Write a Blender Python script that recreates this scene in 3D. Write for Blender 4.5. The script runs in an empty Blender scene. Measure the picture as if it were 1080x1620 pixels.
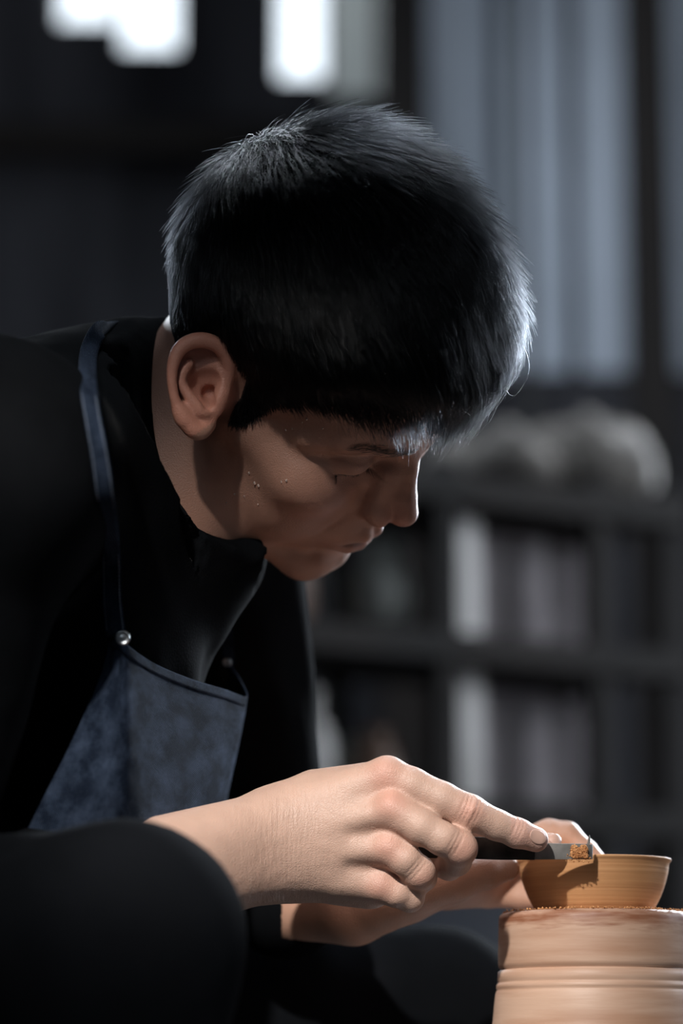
import bpy, math, random
import numpy as np
from mathutils import Vector, Matrix

random.seed(4)
rng = np.random.default_rng(7)
SC = bpy.context.scene
COL = SC.collection

# ------------------------------------------------------------------ camera
PITCH = math.radians(11.0)
CAMZ = 0.45
FPX = 4500.0          # 100 mm lens on a 24 mm wide frame, 1080 px
DIST = 166.7          # cm from the camera to the sculpting plane
cam_d = bpy.data.cameras.new('camera')
cam = bpy.data.objects.new('camera', cam_d)
COL.objects.link(cam)
cam.location = (0, 0, CAMZ)
cam.rotation_euler = (math.pi / 2 + PITCH, 0, 0)
cam_d.sensor_fit = 'HORIZONTAL'
cam_d.sensor_width = 24.0
cam_d.lens = 100.0
cam_d.clip_start = 0.05
cam_d.dof.use_dof = True
cam_d.dof.focus_distance = 1.635
cam_d.dof.aperture_fstop = 3.0
SC.camera = cam

# ------------------------------------------------------------------ light
vs = SC.view_settings
vs.view_transform = 'Standard'
vs.look = 'None'
vs.exposure = 0.0
vs.gamma = 1.0
vs.use_curve_mapping = False

world = bpy.data.worlds.new('sky')
SC.world = world
world.use_nodes = True
wn = world.node_tree
wn.nodes['Background'].inputs[0].default_value = (0.86, 0.94, 1.0, 1)
wn.nodes['Background'].inputs[1].default_value = 2.2
# overcast sky above the horizon, dark ground below it
_tc = wn.nodes.new('ShaderNodeTexCoord'); _sx = wn.nodes.new('ShaderNodeSeparateXYZ'); _rp = wn.nodes.new('ShaderNodeValToRGB')
wn.links.new(_tc.outputs['Generated'], _sx.inputs[0]); wn.links.new(_sx.outputs['Z'], _rp.inputs[0])
_rp.color_ramp.elements[0].position = 0.0; _rp.color_ramp.elements[0].color = (0.06, 0.06, 0.055, 1)
_rp.color_ramp.elements[1].position = 0.03; _rp.color_ramp.elements[1].color = (0.88, 0.945, 1.0, 1)
wn.links.new(_rp.outputs[0], wn.nodes['Background'].inputs[0])


def area_light(name, loc, target, sx, sy, power, color):
    l = bpy.data.lights.new(name, 'AREA')
    l.shape = 'RECTANGLE'
    l.size, l.size_y = sx, sy
    l.energy = power
    l.color = color
    o = bpy.data.objects.new(name, l)
    COL.objects.link(o)
    o.location = loc
    o.rotation_euler = (Vector(target) - Vector(loc)).to_track_quat('-Z', 'Y').to_euler()
    return o


area_light('daylight_skylight', (0.05, 3.0, 3.5), (0.0, 1.75, 0.9), 0.6, 0.45, 80, (0.88, 0.94, 1.0))
# daylight falling in through the skylight and two back windows beside the frame, then two added fill lights
area_light('daylight_back_right', (1.75, 5.22, 2.05), (0.05, 1.65, 0.85), 0.7, 1.3, 560, (0.88, 0.94, 1.0))
area_light('daylight_back_left', (-1.55, 5.22, 2.45), (-0.1, 1.65, 0.8), 0.7, 0.8, 60, (0.88, 0.94, 1.0))
area_light('fill_front', (-0.95, -2.2, 2.2), (-0.1, 1.65, 0.9), 0.8, 0.8, 9, (0.80, 0.90, 1.0))  # added cool fill for strap, neck and hair, from out of view
area_light('fill_right', (2.85, 3.1, 1.75), (0.35, 3.65, 1.0), 0.9, 0.8, 55, (0.92, 0.95, 1.0))  # added to brighten the slabs on the rack, source unseen

# ------------------------------------------------------------------ frames
cP, sP = math.cos(PITCH), math.sin(PITCH)


def S2W(p):
    """sculpting frame (cm: right, away, up as the lens looks) -> world metres"""
    p = np.asarray(p, float)
    x = p[..., 0] / 100.0
    f = (p[..., 1] + DIST) / 100.0
    z = p[..., 2] / 100.0
    return np.stack([x, f * cP - z * sP, CAMZ + f * sP + z * cP], -1)


def W2S(w):
    w = np.asarray(w, float)
    y, z = w[..., 1], w[..., 2] - CAMZ
    f = y * cP + z * sP
    u = -y * sP + z * cP
    return np.stack([w[..., 0] * 100, f * 100 - DIST, u * 100], -1)


def P(u, v, d):
    """a point d cm behind the sculpting plane on the sight line of (u, v)"""
    t = (DIST + d) / FPX
    return np.array([(u - 540) * t, d, (810 - v) * t])


def PW(u, v, d):
    return S2W(P(u, v, d))


def AT(u, v, Y):
    """world point on that sight line at world distance Y"""
    x, up = (u - 540) / FPX, (810 - v) / FPX
    wy, wz = cP - sP * up, sP + cP * up
    t = Y / wy
    return Vector((x * t, Y, CAMZ + wz * t))


# ------------------------------------------------------------------ materials
def mat(name, color=(0.5, 0.5, 0.5), rough=0.6, spec=0.5, metal=0.0):
    m = bpy.data.materials.new(name)
    m.use_nodes = True
    b = m.node_tree.nodes['Principled BSDF']
    b.inputs['Base Color'].default_value = (*color, 1)
    b.inputs['Roughness'].default_value = rough
    b.inputs['Specular IOR Level'].default_value = spec
    b.inputs['Metallic'].default_value = metal
    return m


def nodes(m):
    return m.node_tree.nodes, m.node_tree.links, m.node_tree.nodes['Principled BSDF']


def noise_col(m, c1, c2, scale=8.0, detail=5.0, lo=0.35, hi=0.65, coord='Object', stretch=(1, 1, 1), bump=0.0, bscale=None, bdist=0.002):
    N, L, b = nodes(m)
    tc = N.new('ShaderNodeTexCoord')
    mp = N.new('ShaderNodeMapping')
    mp.inputs['Scale'].default_value = stretch
    L.new(tc.outputs[coord], mp.inputs[0])
    nz = N.new('ShaderNodeTexNoise')
    nz.inputs['Scale'].default_value = scale
    nz.inputs['Detail'].default_value = detail
    L.new(mp.outputs[0], nz.inputs['Vector'])
    cr = N.new('ShaderNodeValToRGB')
    cr.color_ramp.elements[0].position = lo
    cr.color_ramp.elements[0].color = (*c1, 1)
    cr.color_ramp.elements[1].position = hi
    cr.color_ramp.elements[1].color = (*c2, 1)
    L.new(nz.outputs['Fac'], cr.inputs[0])
    L.new(cr.outputs[0], b.inputs['Base Color'])
    if bump:
        n2 = N.new('ShaderNodeTexNoise')
        n2.inputs['Scale'].default_value = bscale or scale * 4
        n2.inputs['Detail'].default_value = 6
        L.new(mp.outputs[0], n2.inputs['Vector'])
        bp = N.new('ShaderNodeBump')
        bp.inputs['Strength'].default_value = bump
        bp.inputs['Distance'].default_value = bdist
        L.new(n2.outputs['Fac'], bp.inputs['Height'])
        L.new(bp.outputs[0], b.inputs['Normal'])
    return m


M = {}


def mk_materials():
    # skin: colour from the painted attribute, pores and creases as bump
    m = mat('skin', (0.5, 0.3, 0.22), 0.46, 0.42)
    N, L, b = nodes(m)
    at = N.new('ShaderNodeAttribute'); at.attribute_name = 'tone'
    tc = N.new('ShaderNodeTexCoord')
    nz = N.new('ShaderNodeTexNoise'); nz.inputs['Scale'].default_value = 60; nz.inputs['Detail'].default_value = 6
    L.new(tc.outputs['Object'], nz.inputs['Vector'])
    mr = N.new('ShaderNodeMapRange'); mr.inputs[3].default_value = 0.86; mr.inputs[4].default_value = 1.12
    L.new(nz.outputs['Fac'], mr.inputs[0])
    mx = N.new('ShaderNodeMix'); mx.data_type = 'RGBA'; mx.blend_type = 'MULTIPLY'; mx.inputs[0].default_value = 1
    L.new(at.outputs['Color'], mx.inputs[6]); L.new(mr.outputs[0], mx.inputs[7])
    L.new(mx.outputs[2], b.inputs['Base Color'])
    b.inputs['Subsurface Weight'].default_value = 0.07
    b.inputs['Subsurface Radius'].default_value = (0.006, 0.0025, 0.0015)
    b.inputs['Subsurface Scale'].default_value = 1.0
    vo = N.new('ShaderNodeTexVoronoi'); vo.inputs['Scale'].default_value = 1500
    L.new(tc.outputs['Object'], vo.inputs['Vector'])
    n3 = N.new('ShaderNodeTexNoise'); n3.inputs['Scale'].default_value = 900; n3.inputs['Detail'].default_value = 3
    L.new(tc.outputs['Object'], n3.inputs['Vector'])
    ad = N.new('ShaderNodeMath'); ad.operation = 'ADD'
    L.new(vo.outputs['Distance'], ad.inputs[0]); L.new(n3.outputs['Fac'], ad.inputs[1])
    # fine wrinkles running across the wrist, masked by the attribute 'crease'
    ac = N.new('ShaderNodeAttribute'); ac.attribute_name = 'crease'
    mp = N.new('ShaderNodeMapping'); mp.inputs['Scale'].default_value = (1.0, 0.12, 0.14); mp.inputs['Rotation'].default_value = (0, math.radians(-10), 0)
    L.new(tc.outputs['Object'], mp.inputs[0])
    n4 = N.new('ShaderNodeTexNoise'); n4.inputs['Scale'].default_value = 520; n4.inputs['Detail'].default_value = 3; n4.inputs['Distortion'].default_value = 0.3
    L.new(mp.outputs[0], n4.inputs['Vector'])
    mu = N.new('ShaderNodeMath'); mu.operation = 'MULTIPLY'
    L.new(n4.outputs['Fac'], mu.inputs[0]); L.new(ac.outputs['Fac'], mu.inputs[1])
    m6 = N.new('ShaderNodeMath'); m6.operation = 'MULTIPLY_ADD'; m6.inputs[1].default_value = 3.2
    L.new(mu.outputs[0], m6.inputs[0]); L.new(ad.outputs[0], m6.inputs[2])
    bp = N.new('ShaderNodeBump'); bp.inputs['Strength'].default_value = 0.4; bp.inputs['Distance'].default_value = 0.0005
    L.new(m6.outputs[0], bp.inputs['Height']); L.new(bp.outputs[0], b.inputs['Normal'])
    M['skin'] = m

    M['nail'] = mat('nail', (0.52, 0.33, 0.265), 0.38, 0.4)
    m = mat('hair'); N, L, b = nodes(m)
    hb = N.new('ShaderNodeBsdfHairPrincipled'); hb.parametrization = 'COLOR'
    hb.inputs['Color'].default_value = (0.0012, 0.0013, 0.0015, 1)
    hb.inputs['Roughness'].default_value = 0.17; hb.inputs['Radial Roughness'].default_value = 0.35
    hb.inputs['Random Roughness'].default_value = 0.5; hb.inputs['IOR'].default_value = 1.38
    L.new(hb.outputs[0], N['Material Output'].inputs[0]); M['hair'] = m
    M['hair_under'] = mat('hair_under', (0.003, 0.003, 0.004), 0.9, 0.05)
    m = mat('brow', (0.008, 0.006, 0.006), 0.4, 0.5); M['brow'] = m
    M['water'] = mat('sweat', (0.75, 0.62, 0.55), 0.05, 0.6)
    nodes(M['water'])[2].inputs['Transmission Weight'].default_value = 0.6

    m = mat('black_cloth', (0.009, 0.010, 0.012), 0.92, 0.25)
    noise_col(m, (0.0030, 0.0034, 0.0040), (0.0055, 0.0060, 0.0070), 14, 4, bump=0.5, bscale=700, bdist=0.0006)
    b = nodes(m)[2]; b.inputs['IOR'].default_value = 1.06; b.inputs['Sheen Weight'].default_value = 0.012; b.inputs['Sheen Roughness'].default_value = 0.12
    M['black_cloth'] = m
    m = mat('trouser_cloth', (0.009, 0.010, 0.012), 0.9, 0.25)
    noise_col(m, (0.0040, 0.0046, 0.0056), (0.0070, 0.0078, 0.0095), 9, 4, bump=0.4, bscale=800, bdist=0.0005)
    b = nodes(m)[2]; b.inputs['IOR'].default_value = 1.06; b.inputs['Sheen Weight'].default_value = 0.03; b.inputs['Sheen Roughness'].default_value = 0.12
    M['trouser_cloth'] = m

    # denim: diagonal twill on the cloth's own UVs, faded patches
    m = mat('denim', (0.02, 0.03, 0.05), 0.85, 0.3)
    N, L, b = nodes(m)
    uv = N.new('ShaderNodeTexCoord')
    mp = N.new('ShaderNodeMapping'); mp.inputs['Rotation'].default_value = (0, 0, math.radians(38))
    L.new(uv.outputs['UV'], mp.inputs[0])
    wv = N.new('ShaderNodeTexWave'); wv.inputs['Scale'].default_value = 260; wv.inputs['Distortion'].default_value = 1.2
    wv.inputs['Detail'].default_value = 2; wv.inputs['Detail Scale'].default_value = 3
    L.new(mp.outputs[0], wv.inputs['Vector'])
    n1 = N.new('ShaderNodeTexNoise'); n1.inputs['Scale'].default_value = 26; n1.inputs['Detail'].default_value = 7; n1.inputs['Roughness'].default_value = 0.65
    L.new(uv.outputs['UV'], n1.inputs['Vector'])
    n2 = N.new('ShaderNodeTexNoise'); n2.inputs['Scale'].default_value = 1400; n2.inputs['Detail'].default_value = 1
    L.new(uv.outputs['UV'], n2.inputs['Vector'])
    cr = N.new('ShaderNodeValToRGB')
    cr.color_ramp.elements[0].position = 0.42; cr.color_ramp.elements[0].color = (0.006, 0.009, 0.016, 1)
    cr.color_ramp.elements[1].position = 0.72; cr.color_ramp.elements[1].color = (0.034, 0.048, 0.078, 1)
    L.new(n1.outputs['Fac'], cr.inputs[0])
    mw = N.new('ShaderNodeMapRange'); mw.inputs[3].default_value = 0.62; mw.inputs[4].default_value = 1.5
    L.new(wv.outputs['Fac'], mw.inputs[0])
    mx = N.new('ShaderNodeMix'); mx.data_type = 'RGBA'; mx.blend_type = 'MULTIPLY'; mx.inputs[0].default_value = 1
    L.new(cr.outputs[0], mx.inputs[6]); L.new(mw.outputs[0], mx.inputs[7])
    sp = N.new('ShaderNodeMapRange'); sp.inputs[1].default_value = 0.62; sp.inputs[2].default_value = 0.8; sp.inputs[3].default_value = 0; sp.inputs[4].default_value = 0.6
    L.new(n2.outputs['Fac'], sp.inputs[0])
    mz = N.new('ShaderNodeMix'); mz.data_type = 'RGBA'; mz.inputs[7].default_value = (0.13, 0.16, 0.21, 1)
    L.new(sp.outputs[0], mz.inputs[0]); L.new(mx.outputs[2], mz.inputs[6])
    L.new(mz.outputs[2], b.inputs['Base Color'])
    bp = N.new('ShaderNodeBump'); bp.inputs['Strength'].default_value = 0.6; bp.inputs['Distance'].default_value = 0.0006
    L.new(wv.outputs['Fac'], bp.inputs['Height']); L.new(bp.outputs[0], b.inputs['Normal'])
    b.inputs['IOR'].default_value = 1.06
    M['denim'] = m
    M['thread'] = mat('thread', (0.16, 0.19, 0.24), 0.8, 0.3)
    M['button'] = mat('button_metal', (0.32, 0.34, 0.36), 0.35, 0.5, 1.0)

    # leather-hard clay, turned rings
    m = mat('clay_bowl', (0.62, 0.33, 0.15), 0.62, 0.35)
    N, L, b = nodes(m)
    tc = N.new('ShaderNodeTexCoord')
    mp = N.new('ShaderNodeMapping'); mp.inputs['Scale'].default_value = (3, 3, 240)
    L.new(tc.outputs['Object'], mp.inputs[0])
    nz = N.new('ShaderNodeTexNoise'); nz.inputs['Scale'].default_value = 2.2; nz.inputs['Detail'].default_value = 6
    L.new(mp.outputs[0], nz.inputs['Vector'])
    cr = N.new('ShaderNodeValToRGB')
    cr.color_ramp.elements[0].position = 0.3; cr.color_ramp.elements[0].color = (0.50, 0.245, 0.105, 1)
    cr.color_ramp.elements[1].position = 0.7; cr.color_ramp.elements[1].color = (0.62, 0.33, 0.15, 1)
    L.new(nz.outputs['Fac'], cr.inputs[0]); L.new(cr.outputs[0], b.inputs['Base Color'])
    bp = N.new('ShaderNodeBump'); bp.inputs['Strength'].default_value = 0.35; bp.inputs['Distance'].default_value = 0.0012
    L.new(nz.outputs['Fac'], bp.inputs['Height']); L.new(bp.outputs[0], b.inputs['Normal'])
    M['clay_bowl'] = m

    m = mat('clay_chuck', (0.72, 0.47, 0.33), 0.5, 0.45)
    N, L, b = nodes(m)
    tc = N.new('ShaderNodeTexCoord')
    mp = N.new('ShaderNodeMapping'); mp.inputs['Scale'].default_value = (5, 5, 60)
    L.new(tc.outputs['Object'], mp.inputs[0])
    nz = N.new('ShaderNodeTexNoise'); nz.inputs['Scale'].default_value = 2.5; nz.inputs['Detail'].default_value = 7
    L.new(mp.outputs[0], nz.inputs['Vector'])
    cr = N.new('ShaderNodeValToRGB')
    cr.color_ramp.elements[0].position = 0.28; cr.color_ramp.elements[0].color = (0.42, 0.24, 0.155, 1)
    cr.color_ramp.elements[1].position = 0.62; cr.color_ramp.elements[1].color = (0.55, 0.365, 0.265, 1)
    L.new(nz.outputs['Fac'], cr.inputs[0])
    # crumbly dark dry band below the rim
    at = N.new('ShaderNodeAttribute'); at.attribute_name = 'band'
    n2 = N.new('ShaderNodeTexNoise'); n2.inputs['Scale'].default_value = 3.4; n2.inputs['Detail'].default_value = 8
    mp2 = N.new('ShaderNodeMapping'); mp2.inputs['Scale'].default_value = (14, 14, 110)
    L.new(tc.outputs['Object'], mp2.inputs[0]); L.new(mp2.outputs[0], n2.inputs['Vector'])
    ad = N.new('ShaderNodeMath'); ad.operation = 'ADD'
    L.new(at.outputs['Fac'], ad.inputs[0]); L.new(n2.outputs['Fac'], ad.inputs[1])
    rg = N.new('ShaderNodeMapRange'); rg.inputs[1].default_value = 0.80; rg.inputs[2].default_value = 1.15
    L.new(ad.outputs[0], rg.inputs[0])
    mx = N.new('ShaderNodeMix'); mx.data_type = 'RGBA'; mx.inputs[7].default_value = (0.26, 0.105, 0.055, 1)
    L.new(rg.outputs[0], mx.inputs[0]); L.new(cr.outputs[0], mx.inputs[6])
    L.new(mx.outputs[2], b.inputs['Base Color'])
    bp = N.new('ShaderNodeBump'); bp.inputs['Strength'].default_value = 0.3; bp.inputs['Distance'].default_value = 0.0012
    L.new(nz.outputs['Fac'], bp.inputs['Height']); L.new(bp.outputs[0], b.inputs['Normal'])
    M['clay_chuck'] = m
    M['clay_crumb'] = noise_col(mat('clay_crumb', (0.5, 0.24, 0.1), 0.95, 0.2), (0.38, 0.16, 0.06), (0.66, 0.34, 0.15), 300)
    m = mat('steel', (0.30, 0.29, 0.28), 0.42, 0.5, 0.35)
    noise_col(m, (0.15, 0.145, 0.135), (0.30, 0.29, 0.275), 60, 6, bump=0.2, bscale=400, bdist=0.0003)
    M['steel'] = m
    M['steel_dark'] = noise_col(mat('steel_dark', (0.05, 0.045, 0.04), 0.6, 0.4, 0.6), (0.02, 0.018, 0.016), (0.06, 0.054, 0.05), 90, 5)

    M['wood_dark'] = noise_col(mat('wood_dark', (0.03, 0.02, 0.016), 0.7, 0.3), (0.005, 0.004, 0.0035), (0.014, 0.010, 0.008), 5, 6, stretch=(1, 1, 0.15))
    M['wood_grey'] = noise_col(mat('wood_grey', (0.10, 0.10, 0.10), 0.8, 0.3), (0.06, 0.06, 0.06), (0.13, 0.13, 0.125), 5, 6, stretch=(1, 1, 0.15))
    M['wall'] = noise_col(mat('wall_wood', (0.03, 0.03, 0.035), 0.85, 0.3), (0.020, 0.020, 0.024), (0.048, 0.048, 0.055), 3, 5, stretch=(4, 4, 0.5))
    M['floor'] = noise_col(mat('floor_concrete', (0.06, 0.055, 0.05), 0.9, 0.3), (0.03, 0.028, 0.026), (0.07, 0.064, 0.06), 3, 6)
    M['pale_board'] = noise_col(mat('pale_board', (0.5, 0.46, 0.46), 0.8, 0.3), (0.24, 0.215, 0.225), (0.34, 0.31, 0.32), 4, 4)
    M['white_glaze'] = noise_col(mat('white_glaze', (0.6, 0.58, 0.55), 0.4, 0.5), (0.5, 0.48, 0.45), (0.66, 0.64, 0.62), 9, 4)
    M['brown_glaze'] = noise_col(mat('brown_glaze', (0.16, 0.09, 0.06), 0.5, 0.5), (0.11, 0.06, 0.04), (0.2, 0.12, 0.08), 9, 4)
    M['grey_glaze'] = noise_col(mat('grey_glaze', (0.3, 0.31, 0.29), 0.5, 0.5), (0.24, 0.25, 0.23), (0.36, 0.37, 0.34), 9, 4)
    M['tub'] = mat('tub_plastic', (0.34, 0.38, 0.46), 0.45, 0.5)
    M['sack'] = noise_col(mat('sack_cloth', (0.36, 0.33, 0.3), 0.9, 0.2), (0.10, 0.092, 0.085), (0.18, 0.165, 0.15), 12, 6, bump=0.6, bscale=90, bdist=0.01)
    M['wheel'] = mat('wheel_metal', (0.35, 0.35, 0.36), 0.35, 0.5, 1.0)
    M['housing'] = mat('wheel_housing', (0.05, 0.055, 0.06), 0.6, 0.4)

    # clear pane and dusty translucent film
    m = mat('clear_glass', (0.9, 0.95, 1.0), 0.02, 0.5)
    N, L, b = nodes(m)
    tr = N.new('ShaderNodeBsdfTransparent'); tr.inputs[0].default_value = (0.96, 0.98, 1, 1)
    ms = N.new('ShaderNodeMixShader'); ms.inputs[0].default_value = 0.08
    L.new(tr.outputs[0], ms.inputs[1]); L.new(b.outputs[0], ms.inputs[2])
    L.new(ms.outputs[0], N['Material Output'].inputs[0])
    M['clear_glass'] = m

    def film(name, c1, c2, lo, hi, scale, stretch):
        m = mat(name, c1, 0.6, 0.3)
        N, L, b = nodes(m)
        tc = N.new('ShaderNodeTexCoord')
        mp = N.new('ShaderNodeMapping'); mp.inputs['Scale'].default_value = stretch
        L.new(tc.outputs['Object'], mp.inputs[0])
        nz = N.new('ShaderNodeTexNoise'); nz.inputs['Scale'].default_value = scale; nz.inputs['Detail'].default_value = 4
        L.new(mp.outputs[0], nz.inputs['Vector'])
        cr = N.new('ShaderNodeValToRGB')
        cr.color_ramp.elements[0].position = lo; cr.color_ramp.elements[0].color = (*c1, 1)
        cr.color_ramp.elements[1].position = hi; cr.color_ramp.elements[1].color = (*c2, 1)
        L.new(nz.outputs['Fac'], cr.inputs[0])
        tl = N.new('ShaderNodeBsdfTranslucent')
        df = N.new('ShaderNodeBsdfDiffuse'); df.inputs[0].default_value = (0.15, 0.16, 0.17, 1)
        ms = N.new('ShaderNodeAddShader')
        L.new(cr.outputs[0], tl.inputs[0])
        L.new(tl.outputs[0], ms.inputs[0]); L.new(df.outputs[0], ms.inputs[1])
        L.new(ms.outputs[0], N['Material Output'].inputs[0])
        return m
    M['film'] = film('dusty_film', (0.13, 0.142, 0.158), (0.36, 0.385, 0.42), 0.25, 0.75, 1.3, (1.3, 1.3, 0.7))
    M['film_pale'] = film('pale_film', (0.48, 0.50, 0.50), (0.60, 0.62, 0.61), 0.3, 0.7, 3, (2, 2, 1))


mk_materials()


# ------------------------------------------------------------------ mesh helpers
def np_mesh(name, verts, faces, m=None, smooth=True, midx=None, m2=None):
    """verts (N,3) world metres; faces (F,3) or (F,4)"""
    verts = np.asarray(verts, np.float32)
    faces = np.asarray(faces, np.int32)
    me = bpy.data.meshes.new(name)
    k = faces.shape[1]
    me.vertices.add(len(verts))
    me.vertices.foreach_set('co', verts.ravel())
    me.loops.add(faces.size)
    me.loops.foreach_set('vertex_index', faces.ravel())
    me.polygons.add(len(faces))
    me.polygons.foreach_set('loop_start', np.arange(0, faces.size, k, dtype=np.int32))
    me.polygons.foreach_set('loop_total', np.full(len(faces), k, np.int32))
    if smooth:
        me.polygons.foreach_set('use_smooth', np.ones(len(faces), bool))
    me.update(calc_edges=True)
    me.validate()
    if m:
        me.materials.append(m)
    if m2:
        me.materials.append(m2)
        me.polygons.foreach_set('material_index', np.asarray(midx, np.int32))
    return me


def link(name, me, parent=None, loc=None):
    o = bpy.data.objects.new(name, me)
    COL.objects.link(o)
    if loc is not None:
        o.location = loc
    if parent is not None:
        o.parent = parent
        o.matrix_parent_inverse = Matrix.Translation(-Vector(parent.location))
    return o


def tag(o, label=None, cat=None, group=None, kind=None):
    if label: o['label'] = label
    if cat: o['category'] = cat
    if group: o['group'] = group
    if kind: o['kind'] = kind
    return o


def empty(name, loc):
    o = bpy.data.objects.new(name, None)
    COL.objects.link(o)
    o.location = loc
    o.empty_display_size = 0.05
    return o


class MB:
    """collects boxes and lathed shapes into one mesh"""
    def __init__(s):
        s.v, s.f = [], []

    def box(s, lo, hi, rz=0.0, piv=(0, 0)):
        n = len(s.v)
        c, q = math.cos(rz), math.sin(rz)
        for z in (lo[2], hi[2]):
            for (x, y) in ((lo[0], lo[1]), (hi[0], lo[1]), (hi[0], hi[1]), (lo[0], hi[1])):
                dx, dy = x - piv[0], y - piv[1]
                s.v.append((piv[0] + dx * c - dy * q, piv[1] + dx * q + dy * c, z))
        for f in ((0, 3, 2, 1), (4, 5, 6, 7), (0, 1, 5, 4), (1, 2, 6, 5), (2, 3, 7, 6), (3, 0, 4, 7)):
            s.f.append(tuple(n + i for i in f))
        return s

    def lathe(s, prof, c=(0, 0, 0), seg=48, wob=None):
        n = len(s.v)
        for i, (r, z) in enumerate(prof):
            for k in range(seg):
                a = 2 * math.pi * k / seg
                rr = r + (wob(a, z) if wob else 0)
                s.v.append((c[0] + rr * math.cos(a), c[1] + rr * math.sin(a), c[2] + z))
        for i in range(len(prof) - 1):
            for k in range(seg):
                k2 = (k + 1) % seg
                s.f.append((n + i * seg + k, n + i * seg + k2, n + (i + 1) * seg + k2, n + (i + 1) * seg + k))
        return s

    def build(s, name, m, parent=None, loc=None, smooth=False, bevel=0.0):
        me = bpy.data.meshes.new(name)
        me.from_pydata(s.v, [], s.f)
        me.materials.append(m)
        if smooth:
            me.polygons.foreach_set('use_smooth', [True] * len(me.polygons))
        me.update()
        o = link(name, me, parent, loc)
        if bevel:
            b = o.modifiers.new('bevel', 'BEVEL'); b.width = bevel; b.segments = 2
        return o


# ------------------------------------------------------------------ distance-field sculpting
def _d(q):
    return np.sqrt((q * q).sum(-1))


def ell(p, c, r, R=None):
    q = p - np.asarray(c, np.float32)
    if R is not None:
        q = q @ np.asarray(R, np.float32)      # columns of R = local axes
    r = np.asarray(r, np.float32)
    k0 = _d(q / r)
    k1 = _d(q / (r * r)) + 1e-6
    return k0 * (k0 - 1) / k1


def cone(p, a, b, ra, rb):
    a = np.asarray(a, np.float32); b = np.asarray(b, np.float32)
    ba = b - a
    t = np.clip(((p - a) @ ba) / float(ba @ ba + 1e-9), 0, 1)
    return _d(p - a - t[:, None] * ba) - (ra + (rb - ra) * t)


def smin(a, b, k):
    if k <= 0:
        return np.minimum(a, b)
    h = np.maximum(k - np.abs(a - b), 0) / k
    return np.minimum(a, b) - h * h * k * 0.25


def smax(a, b, k):
    return -smin(-a, -b, k)


def chain(p, pts, k=0.0):
    """pts: list of (xyz, radius)"""
    d = None
    for (a, ra), (b, rb) in zip(pts[:-1], pts[1:]):
        c = cone(p, a, b, ra, rb)
        d = c if d is None else smin(d, c, k)
    return d


def bump3(p, c, r):
    return np.exp(-((p - np.asarray(c, np.float32)) ** 2).sum(-1) / (r * r))


def vnoise(p, s, seed=0):
    """cheap smooth noise, sum of sines"""
    r = np.random.default_rng(seed)
    o = np.zeros(len(p), np.float32)
    for i in range(9):
        w = r.normal(size=3) * s
        o += np.sin(p @ w.astype(np.float32) + r.uniform(0, 6.28))
    return o / 9


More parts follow.
